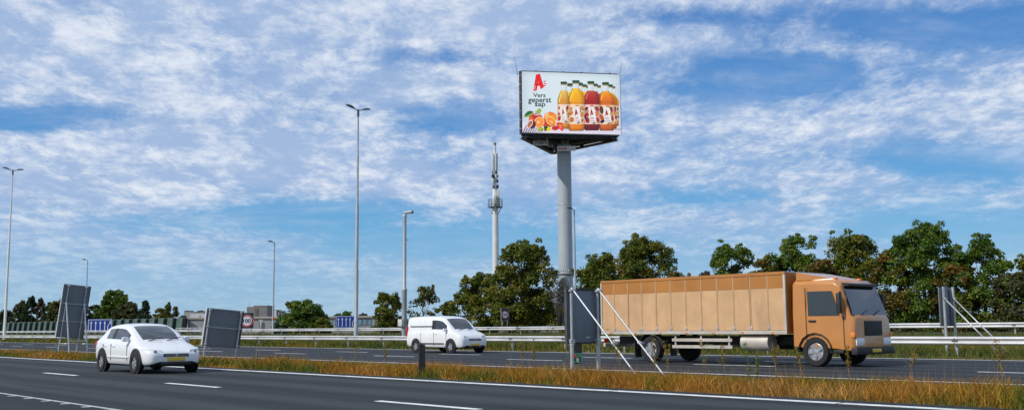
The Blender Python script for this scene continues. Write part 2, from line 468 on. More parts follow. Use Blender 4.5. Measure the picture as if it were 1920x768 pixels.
def gz(p):
    """height of the ground at distance p across the road"""
    pts = [(-900, -0.06), (15.0, -0.05), (17.5, 0.02), (20.4, -0.05), (34.6, -0.05), (37, 0.02), (42, 0.12), (50, 0.34), (57, 0.46), (5000, 0.46)]
    for (a, za), (b, zb) in zip(pts, pts[1:]):
        if p <= b: return za + (zb - za) * (p - a) / (b - a)
    return 0.46
strip('ground', [(p, gz(p)) for p in (-900, 0, 15.0, 16.2, 17.5, 19, 20.4, 34.6, 37, 39, 42, 46, 50, 57, 90, 400, 6000)], -2500, 7000, 'turf')
strip('near_carriageway', [(0.6, 0), (15.35, 0)], -400, 900, 'asphalt_near')
strip('middle_carriageway', [(20.2, 0), (35.0, 0)], -400, 900, 'asphalt_mid')
strip('far_carriageway', [(59.2, 0.5), (84.0, 0.5)], -400, 1500, 'asphalt_far')

rnd = random.Random(4)
def line(name, p, w, segs, z=0.004, teeth=False):
    mb = MB()
    for a, b in segs:
        j = rnd.uniform(-0.015, 0.015)
        mb.box((p - w / 2 + j, a, z - 0.003), (p + w / 2 + j, b, z))
    return structure(name, mb, 'road_paint')
line('edge_line', 14.70, 0.24, [(-30 + 4.8 * i, -30 + 4.8 * i + 4.74) for i in range(90)])
line('lane_line', 10.1, 0.16, [(t_of(710, 10.1) - 2.7 + 8.7 * k, t_of(710, 10.1) + 8.7 * k) for k in range(-2, 20)])
def profiled_line():
    mb = MB()
    mb.box((6.17, -30, 0.001), (6.25, 220, 0.004))
    t = -20.0
    while t < 110:
        mb.box((6.02, t, 0.001), (6.17, t + 0.16, 0.006)); t += 1.0
    return structure('edge_line', mb, 'road_paint_worn')
profiled_line()
line('edge_line', 21.4, 0.18, [(-20 + 6 * i, -20 + 6 * i + 5.95) for i in range(70)])
ds = t_of(1450, 26.3)
line('lane_line', 26.3, 0.15, [(ds + 9 * k, ds + 3 + 9 * k) for k in range(-3, 30)])
ds = t_of(1580, 29.8)
line('lane_line', 29.8, 0.15, [(ds + 9 * k, ds + 3 + 9 * k) for k in range(-2, 30)])
line('edge_line', 34.6, 0.18, [(-10 + 6 * i, -10 + 6 * i + 5.95) for i in range(70)])

# ================================================================ GUARD RAILS
def w_beam(mb, x, t0, t1, z):
    """W-section of the rail: two ridges facing the road with a trough between"""
    pr = [(0.0, 0.155), (-0.05, 0.125), (-0.075, 0.085), (-0.05, 0.045), (-0.012, 0.0), (-0.05, -0.045), (-0.075, -0.085), (-0.05, -0.125), (0.0, -0.155)]
    th = 0.012
    ring = [(x + a, z + b) for a, b in pr] + [(x + a + th, z + b) for a, b in reversed(pr)]
    mb.loft([[(a, t0, b) for a, b in ring], [(a, t1, b) for a, b in ring]], smooth=False)
def guard_rail(p, t0, n, label, height=0.75, step=4.0, double=True):
    g = thing('guard_rail', label, 'guard rail', (p, t0, gz(p)), 0, 'steel guard rails along the motorway')
    bm_ = MB(); w_beam(bm_, -0.14, 0.004, step - 0.004, height - 0.155)
    first = None
    for i in range(n):
        if first is None: first = o = bm_.build('beam', 'rail_steel', g)
        else: o = link_copy(first, g)
        o.location = (0, i * step, 0)
    if double:
        b2 = MB(); w_beam(b2, -0.14, 0.004, step - 0.004, height - 0.155); f2 = None
        for i in range(n):
            if f2 is None: f2 = o = b2.build('beam', 'rail_steel', g)
            else: o = link_copy(f2, g)
            o.rotation_euler = (0, 0, PI); o.location = (0, i * step + step, 0)
    pm = MB(); pm.box((-0.05, -0.03, -0.15), (0.05, 0.03, height - 0.03))
    sp = MB(); sp.box((-0.125, -0.05, height - 0.26), (-0.052, 0.05, height - 0.05))
    bo = MB()
    for dz in (-0.10, 0.10):
        bo.tube((-0.212, 0, height - 0.155 + dz * 0.85), (-0.225, 0, height - 0.155 + dz * 0.85), 0.02, n=6)
    bo.box((-0.222, -0.10, height - 0.175), (-0.156, 0.10, height - 0.135))
    pf = pm.build('post', 'galvanised', g); sf = sp.build('spacer', 'galvanised', g); bf = bo.build('bolt', 'lamp_dark', g)
    for i in range(n):
        for k, src in enumerate((pf, sf, bf)):
            o = src if i == 0 else link_copy(src, g)
            o.location = (0, i * step + 0.1, 0)
    return g
guard_rail(36.7, 4, 44, 'near double steel guard rail behind the middle carriageway, in front of the lamp posts')
guard_rail(57.8, 10, 66, 'far steel guard rail running just behind the tall lamp posts, below the trees', height=0.80)

# low bridge railing in the distance on the left
def railing():
    p = 70.0; ta, tb = t_of(384, p), t_of(330, p)
    r = thing('railing', 'thin white handrail in front of the pale block at the left', 'railing', (p, ta, 0.5))
    L = tb - ta
    for z in (1.0, 0.55):
        m = MB(); m.tube((0, 0, z), (0, L, z), 0.05, n=6); m.build('handrail', 'plate_grey', r)
    for i in range(7):
        m = MB(); m.tube((0, L * i / 6, -0.05), (0, L * i / 6, 1.0), 0.035, n=6); m.build('post', 'plate_grey', r)
railing()

# ================================================================ NOISE BARRIER
def barrier():
    p = 88.0; t0 = t_of(345, p); t1 = t_of(-25, p); step = 4.6; n = int((t1 - t0) / step)
    g = thing('noise_barrier', 'long dark green noise barrier of leaning panels at far left', 'noise barrier', (p, t0, 0.46))
    pan = MB(); H = 3.25
    lean = 0.42
    X = Matrix.Rotation(math.radians(-3), 4, 'Z')
    sh = Matrix.Identity(4); sh[0][2] = 0.16; sh[1][2] = lean / H * 1.4
    pan.box((-0.10, 0.12, -0.1), (0.10, step - 0.15, H), X=sh @ X)
    for k in range(1, 4):
        pan.box((-0.125, 0.14, H * k / 4 - 0.03), (-0.09, step - 0.17, H * k / 4 + 0.03), X=sh @ X)
    post = MB(); post.box((-0.62, -0.08, -0.2), (0.22, 0.08, H - 0.12), X=sh)
    back = MB(); back.box((0.45, 0.002, -0.1), (0.52, step - 0.002, H - 0.15), X=sh)  # sheet behind the panels, painted dark as the shade between them
    srcs = [pan.build('panel', 'barrier_green', g), post.build('post', 'barrier_post_gap_shade', g), back.build('backing_panel', 'barrier_post_gap_shade', g)]
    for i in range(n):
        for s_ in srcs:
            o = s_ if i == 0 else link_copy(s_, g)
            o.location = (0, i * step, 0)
barrier()

# ================================================================ BUILDINGS
CAMZ = -YAW          # things built square to the view line
def place(x, depth, y=None):
    """ground point below the sight line through (x, y) at this depth along the view"""
    q = along(x, hor(x) if y is None else y, depth); return (q.x, q.y)
def hgt(x, y, depth):
    return along(x, y, depth).z
def office():
    D = 205.0; x0, x1 = 352, 700
    a = place(x0, D); W = (x1 - x0) / F * D
    H = hgt(560, 593, D) - 0.46
    g = thing('office_building', 'long low grey building with a row of blue windows behind the guard rails', 'building', (a[0], a[1], 0.46), CAMZ)
    m = MB(); m.box((0, 0, -0.2), (W, 16, H - 0.35)); m.build('wall', 'wall_grey', g)
    r = MB(); r.box((-0.25, -0.25, H - 0.347), (W + 0.25, 16.2, H)); rf = r.build('roof', 'roof_edge', g)
    q = MB(); q.box((-0.27, -0.27, H - 0.06), (W + 0.27, -0.1, H + 0.05)); q.build('roof_trim', 'wall_light', rf)
    for wx in (566, 598, 609, 618, 630, 640, 652, 662, 672, 681, 690):
        u = (wx - x0) / F * D; zc = 2.0; w, h = 0.42, 0.66
        f = MB()
        f.box((u - w, -0.06, zc - h), (u + w, 0.02, zc - h + 0.08)); f.box((u - w, -0.06, zc + h - 0.08), (u + w, 0.02, zc + h))
        f.box((u - w, -0.055, zc - h + 0.08), (u - w + 0.07, 0.02, zc + h - 0.08)); f.box((u + w - 0.07, -0.055, zc - h + 0.08), (u + w, 0.02, zc + h - 0.08))
        fo = f.build('window', 'window_frame', g)
        pn = MB(); pn.box((u - w + 0.07, -0.03, zc - h + 0.08), (u + w - 0.07, 0.01, zc + h - 0.08)); pn.build('pane', 'window_glass', fo)
    d = MB(); u = (490 - x0) / F * D; d.box((u - 0.5, -0.05, -0.1), (u + 0.5, 0.03, 2.1)); d.build('door', 'window_frame', g)
office()
def tower_block():
    D = 300.0; a = place(475, D); k = D / F
    H = hgt(480, 572, D) - 0.46
    g = thing('brick_tower', 'square brown brick tower rising behind the long low grey building', 'tower', (a[0], a[1], 0.46), CAMZ)
    X = Matrix.Identity(4)
    m = MB(); m.box((0, 0, -0.2), (25 * k, 9, H - 0.26)); m.build('wall', 'wall_brown', g)
    m = MB(); m.box((-2.3, 0.8, -0.2), (-0.003, 8, H - 0.35)); m.build('side_wall', 'wall_brown', g)
    r = MB(); r.box((-0.1, -0.1, H - 0.257), (25 * k + 0.1, 9.1, H)); r.build('parapet', 'wall_grey', g)
    for i in range(6):
        c = MB(); zz = H * (i + 1) / 7; c.box((0.0, -0.03, zz - 0.03), (25 * k, 0.01, zz + 0.03)); c.build('string_course', 'wall_grey', g)
    w = MB(); w.box((2.6 * k, -0.08, H - 3.1), (9 * k, 0.02, H - 0.9)); wo = w.build('louvre', 'window_frame', g)
    for i in range(6):
        s_ = MB(); z0 = H - 3.0 + i * 0.34; s_.box((2.8 * k, -0.13, z0), (8.8 * k, -0.075, z0 + 0.12)); s_.build('slat', 'wall_brown', wo)
    an = MB(); an.tube((-1.9, 2, H - 0.4), (-1.9, 2, H + 2.4), 0.06, 0.03, 6); an.build('aerial', 'pole_grey', g)
tower_block()
def stub_tower(x0, x1, y, D, label):
    a = place(x0, D); H = hgt(x0, y, D) - 0.46; W = (x1 - x0) / F * D
    g = thing('roof_turret', label, 'turret', (a[0], a[1], 0.46), CAMZ)
    m = MB(); m.box((0, 0, -0.2), (W * 0.42, 3, H)); m.build('pale_wall', 'wall_light', g)
    m = MB(); m.box((W * 0.42 + 0.003, 0.2, -0.2), (W, 3, H - 0.1)); m.build('wall', 'wall_brown', g)
    m = MB(); m.box((-0.05, -0.05, H + 0.003), (W + 0.05, 3.1, H + 0.14)); m.build('cap', 'wall_grey', g)
stub_tower(514, 523, 581, 280, 'small pale turret just right of the thin lamp post over the low building')
stub_tower(526, 531, 583, 290, 'smaller turret half hidden at the left edge of the roadside tree')
def depot():
    D = 320.0; x0, x1 = 338, 384; a = place(x0, D); k = D / F; H = hgt(360, 586, D) - 0.46
    g = thing('depot_building', 'pale blocky building with small dark window left of the slanted square sign', 'building', (a[0], a[1], 0.46), CAMZ)
    m = MB(); m.box((18 * k, 0, -0.2), (46 * k, 9, H)); m.build('wall', 'wall_light', g)
    m = MB(); m.box((0, 1.0, -0.2), (18 * k - 0.003, 9, H - 0.6)); m.build('loading_bay', 'wall_grey', g)
    m = MB(); m.box((18 * k - 0.1, -0.1, H + 0.003), (46 * k + 0.1, 9.1, H + 0.2)); m.build('parapet', 'wall_grey', g)
    m = MB(); m.box((35 * k, -0.06, H - 1.6), (37.5 * k, 0.02, H - 1.0)); m.build('window', 'window_frame', g)
    m = MB(); m.box((1 * k, 0.93, H - 1.1), (6 * k, 1.02, H - 0.8)); m.build('window', 'window_frame', g)
    for i in range(3):
        u = (7 + 3.6 * i) * k
        m = MB(); m.box((u, 0.85, 0), (u + 0.18, 0.995, H - 0.9)); m.build('post', 'plate_grey', g)
    m = MB(); m.box((2 * k, 2, H - 0.597), (14 * k, 7, H + 0.5)); m.build('roof_plant', 'wall_grey', g)
    m = MB(); m.box((3 * k, 1.9, H + 0.503), (12 * k, 6.5, H + 0.8)); m.build('roof_plant', 'window_frame', g)
depot()

# ================================================================ POLES AND LAMPS
def cobra_head(mb, a, d, L=0.95, mi=0):
    """street-lamp head: tapered shell from joint a along unit direction d"""
    d = Vector(d).normalized(); side = Vector((0, 0, 1)).cross(d).normalized(); up = d.cross(side).normalized()
    rings = []
    for s, w, h, dz in ((0, .05, .05, 0), (.12, .09, .08, .01), (.3, .15, .13, .03), (.6, .17, .15, .04), (.85, .14, .11, .02), (1.0, .05, .04, 0)):
        c = Vector(a) + d * (s * L) + up * dz
        ring = []
        for k in range(10):
            w_ = 2 * PI * k / 10; hh = h if math.sin(w_) > 0 else h * 0.35
            ring.append(c + side * (w * math.cos(w_)) + up * (hh * math.sin(w_)))
        rings.append(ring)
    mb.loft(rings, mi)
def tall_lamp(x, p, ybot, ytop, label, m, az):
    t = t_of(x, p); z0 = gz(p); H = z_of(x, ytop, p) - z0
    g = thing('lamp_post', label, 'lamp post', (p, t, z0), 0, 'street lamps along the motorway')
    pm = MB(); pm.lathe([(0.19, -0.2), (0.19, 1.3), (0.165, 1.35), (0.165, H * .30), (0.14, H * .305), (0.135, H * .58), (0.105, H * .585), (0.095, H * .8), (0.075, H * .805), (0.07, H - .1)], 12)
    pm.build('pole', m, g)
    c = MB(); c.lathe([(0.09, H - 0.55), (0.10, H - 0.5), (0.10, H - 0.1), (0.08, H + 0.08)], 10); c.build('collar', 'lamp_dark', g)
    for sgn, ti in ((1, 0.16), (-1, 0.16)):
        d = Vector((math.cos(az) * sgn, math.sin(az) * sgn, ti))
        a = Vector((0, 0, H))
        arm = MB(); arm.tube(a, a + d * 0.35, 0.04, n=8); arm.build('arm', 'lamp_dark', g)
        h = MB(); cobra_head(h, a + d * 0.32, (d.x, d.y, 0.20), 1.05); h.build('lamp_head', 'lamp_dark', g)
    return g
tall_lamp(667.5, 47, 629, 208, 'tall double headed grey lamp post standing beside the blue arrow sign in the middle', 'pole_grey', 0.1)
tall_lamp(8.5, 38, 622, 326, 'tall double headed pale lamp post at the far left edge', 'pole_white', 0.1)
def small_lamp(x, p, ytop, label, m='pole_grey', band=False, az=PI):
    t = t_of(x, p); z0 = gz(p); H = z_of(x, ytop, p) - z0
    g = thing('lamp_post', label, 'lamp post', (p, t, z0), 0, 'street lamps along the motorway')
    pm = MB(); pm.lathe([(0.13, -0.2), (0.13, 1.0), (0.105, 1.05), (0.085, H * .55), (0.06, H - .05)], 10); pm.build('pole', m, g)
    a = Vector((0, 0, H - 0.06)); d = Vector((math.cos(az), math.sin(az), 0.12))
    arm = MB(); arm.tube(a, a + d * 0.25, 0.035, n=8); arm.build('arm', m, g)
    h = MB(); cobra_head(h, a + d * 0.2, d, 0.75); h.build('lamp_head', 'lamp_dark', g)
    if band:
        b = MB(); b.lathe([(0.125, 1.9), (0.125, 2.2)], 10); b.build('band', 'lens_amber', g)
    return g
small_lamp(511.5, 62, 454, 'single headed lamp post with orange band rising above the low grey building', band=True)
small_lamp(159, 58, 488, 'single headed lamp post peeking out behind the tall slanted sign back')
small_lamp(1080, 62, 391, 'single headed lamp post just right of the billboard column')

def camera_pole():
    x, p = 758, 47.5; t = t_of(x, p); z0 = gz(p); H = z_of(x, 401, p) - z0
    g = thing('camera_pole', 'thick grey pole with a white surveillance camera on top', 'camera pole', (p, t, z0))
    m = MB(); m.lathe([(0.20, -0.2), (0.20, H * .385), (0.225, H * .39), (0.225, H * .40), (0.15, H * .41), (0.14, H - 0.25)], 12); m.build('pole', 'pole_grey', g)
    b = MB(); b.lathe([(0.13, H - 0.25), (0.17, H - 0.24), (0.17, H - 0.02), (0.12, H)], 12); b.build('pan_head', 'plate_grey', g)
    dv = Vector((math.cos(-YAW), math.sin(-YAW), 0.1))
    c = MB(); c.tube(Vector((0, 0, H + .1)) - dv * .1, Vector((0, 0, H + .1)) + dv * .55, .11, .12, 10); co = c.build('camera_housing', 'plate_grey', g)
    h = MB(); h.tube(Vector((0, 0, H + .1)) + dv * .54, Vector((0, 0, H + .12)) + dv * .7, .13, .13, 10); h.build('hood', 'lamp_dark', co)
    for sg in (1, -1):
        q = MB(); q.tube((0, 0, H * .80), (dv.x * .3 * sg, dv.y * .3 * sg, H * .80 - .12), .03, n=6); q.build('bracket', 'pole_grey', g)
    bx = MB(); bx.box((-0.45, -0.26, 1.1), (-0.2, 0.26, 1.65), bev=0.02); bx.build('control_box', 'plate_grey', g)
camera_pole()
def garden_lamp():
    p = 92; x = 489; t = t_of(x, p); H = z_of(x, 600, p) - 0.46
    g = thing('lamp_post', 'short white T shaped lamp in front of the low grey building', 'lamp post', (p, t, 0.46))
    m = MB(); m.tube((0, 0, -0.1), (0, 0, H), .1, .08, 8); m.build('pole', 'plate_grey', g)
    h = MB(); X = Matrix.Rotation(-YAW, 4, 'Z'); h.box((-.4, -.1, H), (.4, .1, H + .12), X=X, bev=.03); h.build('lamp_head', 'plate_grey', g)
garden_lamp()

# ================================================================ TELECOM MAST
def telecom():
    D = 220.0; a = place(928.8, D, 400); z0 = 0.46
    g = thing('telecom_mast', 'white telecom mast with antennas and a round platform behind the trees', 'telecom mast', (a[0], a[1], z0), CAMZ)
    zz = lambda y: hgt(927, y, D) - z0
    m = MB(); m.lathe([(0.80, -0.3), (0.66, zz(392)), (0.60, zz(356)), (0.50, zz(352))], 20); m.build('pole', 'mast_white', g)
    for cx_, cy_, w_, h0, h1 in ((.72, -.30, .36, 386, 357), (-.05, -.86, .30, 384, 366)):
        eq = MB(); eq.box((cx_ - w_, cy_ - .3, zz(h0)), (cx_ + w_, cy_ + .3, zz(h1)), bev=.06); eo = eq.build('equipment_cabinet', 'antenna_grey', g)
        sm_ = MB(); sm_.box((cx_ - .012, cy_ - .31, zz(h0) + .15), (cx_ + .012, cy_ - .295, zz(h1) - .15)); sm_.build('door_seam', 'frame_grey', eo)
    pf = MB(); zp = zz(388); pf.lathe([(0.7, zp - .12), (1.62, zp - .1), (1.62, zp + .06), (0.7, zp + .06)], 20); po = pf.build('platform', 'frame_grey', g)
    for i in range(6):
        w = PI / 6 + i * PI / 3
        b = MB(); b.tube((.68 * math.cos(w), .68 * math.sin(w), zz(401)), (1.55 * math.cos(w), 1.55 * math.sin(w), zp - .1), .06, n=6); b.build('brace', 'galvanised', po)
    for dz in (0.55, 1.15, 1.7):
        r = MB(); r.path([(1.6 * math.cos(2 * PI * i / 24), 1.6 * math.sin(2 * PI * i / 24), zp + dz) for i in range(25)], [.04] * 25, 5); r.build('handrail', 'frame_grey', po)
    for i in range(12):
        w = 2 * PI * i / 12; b = MB(); b.tube((1.6 * math.cos(w), 1.6 * math.sin(w), zp), (1.6 * math.cos(w), 1.6 * math.sin(w), zp + 1.7), .04, n=6); b.build('baluster', 'frame_grey', po)
    s = MB(); s.tube((0, 0, zz(355)), (0, 0, zz(288)), .22, .18, 10); s.tube((0, 0, zz(289)), (0, 0, zz(272)), .27, .25, 10); s.build('spire', 'mast_white', g)
    tl = MB(); tl.lathe([(0.2, zz(272)), (0.32, zz(271)), (0.32, zz(268.6)), (0.12, zz(267))], 10); tl.build('top_light', 'lamp_dark', g)
    rod = MB(); rod.tube((0, 0, zz(268)), (0, 0, zz(264.5)), .04, .02, 5); rod.build('rod', 'lamp_dark', g)
    for w in (-.95, -2.75, 1.3):
        c = Vector((.56 * math.cos(w), .56 * math.sin(w), 0))
        X = Matrix.Translation(c) @ Matrix.Rotation(w, 4, 'Z')
        an = MB(); an.box((-.14, -.29, zz(321)), (.16, .29, zz(288)), X=X, bev=.05); an.build('antenna_panel', 'antenna_grey', g)
        fo = MB(); fo.box((-.12, -.22, zz(326)), (.12, .22, zz(322) - .003), X=X); fo.build('antenna_foot', 'frame_grey', g)
    rr = random.Random(8)
    for row, y in enumerate((330, 339, 350)):
        for k in range(4):
            w = k * PI / 2 + 0.5 + row * .25
            c = Vector((.66 * math.cos(w), .66 * math.sin(w), 0)); X = Matrix.Translation(c) @ Matrix.Rotation(w, 4, 'Z')
            h = rr.uniform(.28, .46)
            u = MB(); u.box((-.14, -.24, zz(y) - h), (.14, .24, zz(y) + h), X=X, bev=.03); u.build('radio_unit', ('antenna_grey', 'frame_grey', 'frame_black')[(row + k) % 3], g)
            q = MB(); q.tube((0, 0, zz(y)), c, .05, n=5); q.build('bracket', 'frame_grey', g)
    for k in range(5):
        w = k * 1.3; q = MB(); q.path([(.35 * math.cos(w), .35 * math.sin(w), zz(355)), (.5 * math.cos(w + .3), .5 * math.sin(w + .3), zz(345)), (.33 * math.cos(w + .5), .33 * math.sin(w + .5), zz(326))], [.04] * 3, 5); q.build('cable', 'lamp_dark', g)
telecom()
# ================================================================ ADVERTISING MAST
S2L = lambda c: tuple((q / 12.92 if q <= 0.04045 else ((q + 0.055) / 1.055) ** 2.4) for q in [v / 255 for v in c])
class Print:
    """flat picture on the screen: coloured outlines laid a few millimetres apart"""
    CORN = [(977.6, 132.6), (1161.6, 139.9), (1165.0, 250.8), (979.0, 246.6)]      # tl, tr, br, bl in the photo
    def __init__(self, W, H, y, x0=0.0):
        self.W, self.H, self.y, self.x0 = W, H, y, x0
        self.v = []; self.f = []; self.c = []
    def uv(self, px, py):
        (ax, ay), (bx, by), (cx, cy), (dx, dy) = self.CORN
        u = v = 0.5
        for _ in range(5):
            X = (1 - v) * ((1 - u) * ax + u * bx) + v * ((1 - u) * dx + u * cx); Y = (1 - v) * ((1 - u) * ay + u * by) + v * ((1 - u) * dy + u * cy)
            xu = (1 - v) * (bx - ax) + v * (cx - dx); yu = (1 - v) * (by - ay) + v * (cy - dy)
            xv = (1 - u) * (dx - ax) + u * (cx - bx); yv = (1 - u) * (dy - ay) + u * (cy - by)
            det = xu * yv - xv * yu; ex, ey = px - X, py - Y
            u += (ex * yv - ey * xv) / det; v += (ey * xu - ex * yu) / det
        return u, v
    def pt(self, px, py, L):
        u, v = self.uv(px, py); u = min(max(u, 0.004), 0.996); v = min(max(v, 0.004), 0.996)
        return (self.x0 + (u - 0.5) * self.W, self.y - 0.004 * L, (1 - v) * self.H)
    def tri(self, pts, tris, cols, L):
        o = len(self.v)
        self.v += [self.pt(x, y, L) for x, y in pts]; self.f += [tuple(o + i for i in t) for t in tris]
        self.c += [S2L(c) for c in cols]
    def poly(self, pts, col, L):
        tr = tessellate_polygon([[Vector((x, y, 0)) for x, y in pts]])
        self.tri(pts, tr, [col] * len(pts) if not isinstance(col, list) else col, L)
    def ell(self, cx, cy, rx, ry, col, L, rot=0, col2=None, n=20):
        """ellipse; col2 = colour at the rim"""
        c, s = math.cos(rot), math.sin(rot)
        pts = [(cx, cy)] + [(cx + rx * math.cos(2 * PI * i / n) * c - ry * math.sin(2 * PI * i / n) * s, cy + rx * math.cos(2 * PI * i / n) * s + ry * math.sin(2 * PI * i / n) * c) for i in range(n)]
        self.tri(pts, [(0, 1 + i, 1 + (i + 1) % n) for i in range(n)], [col] + [col2 or col] * n, L)
    def round_strip(self, rows, L, cols, shade=0.55):
        """rows of (y, xl, xr, colour): a rounded body shaded towards its sides"""
        nc = 9; pts = []; cc = []
        for (y, xl, xr, col) in rows:
            for k in range(nc):
                u = k / (nc - 1); e = abs(2 * u - 1)
                f = 1 - (1 - shade) * max(0, e - 0.35) ** 1.6 * 1.9
                if 0.10 < u < 0.3: f *= 1.10
                pts.append((xl + (xr - xl) * u, y)); cc.append(tuple(min(255, q * f) for q in col))
        tr = []
        for r in range(len(rows) - 1):
            for k in range(nc - 1):
                a = r * nc + k; tr += [(a, a + 1, a + nc + 1), (a, a + nc + 1, a + nc)]
        self.tri(pts, tr, cc, L)
    def text(self, s, x0, x1, ytop, ybot, col, L, bold=0.02, skew=0.0):
        v, f = text_geo(s, bold)
        pts = [(x0 + a * (x1 - x0) + skew * b, ybot + b * (ytop - ybot)) for a, b in v]
        o = len(self.v); self.v += [self.pt(x, y, L) for x, y in pts]; self.f += [tuple(o + i for i in t) for t in f]; self.c += [S2L(col)] * len(pts)
    def flush(self, name, parent):
        me = bpy.data.meshes.new(name); me.from_pydata(self.v, [], self.f)
        at = me.color_attributes.new('ink', 'FLOAT_COLOR', 'POINT')
        at.data.foreach_set('color', np.array([c + (1.0,) for c in self.c], dtype=np.float32).ravel())
        me.materials.append(MAT['led_picture']); me.update()
        o = bpy.data.objects.new(name, me); COL.objects.link(o); o.parent = parent
        self.v, self.f, self.c = [], [], []
        return o

def letter_A(P, fx, col, L, hi=None):
    """brush-stroke letter A with three dashes; fx maps unit glyph (0..1, 0..1 down) to the picture"""
    P.poly([fx(*q) for q in ((.20, .03), (.50, -.02), (.27, .97), (-.02, 1.0))], col, L)
    P.poly([fx(*q) for q in ((.22, .04), (.52, -.03), (.86, .78), (.58, .90))], col, L)
    P.poly([fx(*q) for q in ((.16, .58), (.62, .48), (.68, .63), (.12, .76))], col, L)
    if hi is not None:
        for a in (((.80, .47), (.98, .37), (1.0, .43), (.83, .53)), ((.84, .55), (1.06, .55), (1.06, .61), (.84, .61)), ((.82, .63), (1.0, .69), (.96, .74), (.80, .69))):
            P.poly([fx(*q) for q in a], col, L)
        P.poly([fx(*q) for q in ((.12, .68), (.17, .70), (.11, .92), (.06, .92))], hi, L + 1)

def draw_bottle(P, L, cx, cw, c0, c1, jy, sy, bl, br, l0, l1, by, ct, cm, cb, lab, nw=None):
    """cap centre/width/top/bottom, juice top, shoulder, body left/right, label, base"""
    nw = nw or cw * 0.40
    hw = cw / 2
    # clear neck
    P.round_strip([(c1 - .5, cx - nw, cx + nw, (216, 228, 232)), (jy + 1, cx - nw * 1.08, cx + nw * 1.08, (206, 219, 224)), (jy + 5, cx - nw * 1.3, cx + nw * 1.3, (226, 232, 224))], L, None, .86)
    # copper ring and green cap
    P.round_strip([(c1 - 2, cx - hw * .84, cx + hw * .84, (206, 148, 96)), (c1 + .4, cx - hw * .80, cx + hw * .80, (150, 92, 50))], L + 1, None, .7)
    P.round_strip([(c0, cx - hw * .72, cx + hw * .72, (40, 108, 70)), (c0 + .9, cx - hw, cx + hw, (14, 78, 46)), (c0 + 2.2, cx - hw, cx + hw, (8, 58, 38)), (c1 - 1.4, cx - hw * .97, cx + hw * .97, (24, 96, 58))], L + 2, None, .75)
    # juice with rounded shoulders
    rows = [(jy, cx - nw * 1.15, cx + nw * 1.15, ct)]
    mx = (bl + br) / 2; n0 = nw * 1.2; n1 = (br - bl) / 2
    for k in range(1, 7):
        u = k / 6; w = n0 + (n1 - n0) * (math.sin(u * PI / 2) ** 1.15); c = cx + (mx - cx) * u
        rows.append((jy + (sy - jy) * u, c - w, c + w, tuple(a + (b - a) * u for a, b in zip(ct, cm))))
    rows += [(sy + 4, bl, br, cm), (sy + 5.2, bl + .5, br - .5, tuple(q * .86 for q in cm)), (l0, bl, br, cm)]
    rows += [(l1, bl, br, cb), (l1 + 4, bl + .2, br - .2, tuple(min(255, q * 1.06) for q in cb)), (by - 4, bl, br, tuple(q * .92 for q in cb)), (by - 1.5, bl + .4, br - .4, tuple(q * .8 for q in cb)), (by, bl + 2.5, br - 2.5, tuple(q * .65 for q in cb))]
    P.round_strip(rows, L + 1, None, .66)
    # wet highlight on the shoulder
    P.poly([(bl + 2.0, sy + 1), (bl + 3.4, sy - 5), (cx - nw * 1.1, jy + 4), (cx - nw * 1.0, jy + 6), (bl + 4.4, sy - 3), (bl + 3.0, sy + 3)], tuple(min(255, q + 46) for q in ct), L + 2)
    if lab:
        P.round_strip([(l0, bl + .1, br - .1, lab), (l0 + 1, bl, br, lab), (l1 - 1, bl, br, lab), (l1, bl + .1, br - .1, tuple(min(255, q + 20) for q in lab))], L + 3, None, .80)

def draw_label(P, L, bl, br, l0, l1, blobs, word, seed):
    r = random.Random(seed)
    for (fx, fy, rx, ry, col) in blobs:
        P.ell(bl + fx * (br - bl), l0 + fy * (l1 - l0), rx * (br - bl), ry * (l1 - l0), col, L + r.randint(0, 2), r.uniform(-.6, .6), tuple(q * .72 for q in col), 12)
    c = (bl + br) / 2; w = br - bl; h = l1 - l0
    card = [(-.20, .22), (-.15, .15), (.10, .12), (.17, .19), (.31, .88), (-.14, .94)]
    P.poly([(c + a * w, l0 + b * h) for a, b in card], (236, 236, 238), L + 4)
    P.poly([(c - .12 * w, l0 + .225 * h), (c + .02 * w, l0 + .195 * h), (c + .02 * w, l0 + .215 * h), (c - .12 * w, l0 + .245 * h)], (140, 140, 150), L + 5)
    def fx(a, b): return (c - .13 * w + a * .24 * w + b * .02 * w, l0 + .27 * h + b * .31 * h)
    letter_A(P, fx, (158, 14, 34), L + 6)
    P.poly([(c + .08 * w, l0 + .45 * h), (c + .12 * w, l0 + .43 * h), (c + .13 * w, l0 + .45 * h), (c + .08 * w, l0 + .47 * h)], (158, 14, 34), L + 6)
    for k, (fy, x0, x1, col) in enumerate(((.655, -.13, .17, word), (.71, -.10, .16, word), (.80, -.11, .24, (120, 122, 126)), (.855, -.10, .22, (150, 152, 156)))):
        n = 5
        for i in range(n):
            a = x0 + (x1 - x0) * i / n; b = a + (x1 - x0) / n * r.uniform(.6, .9)
            P.poly([(c + a * w, l0 + fy * h), (c + b * w, l0 + (fy - .012) * h), (c + b * w, l0 + (fy + .022) * h), (c + a * w, l0 + (fy + .034) * h)], col, L + 6)

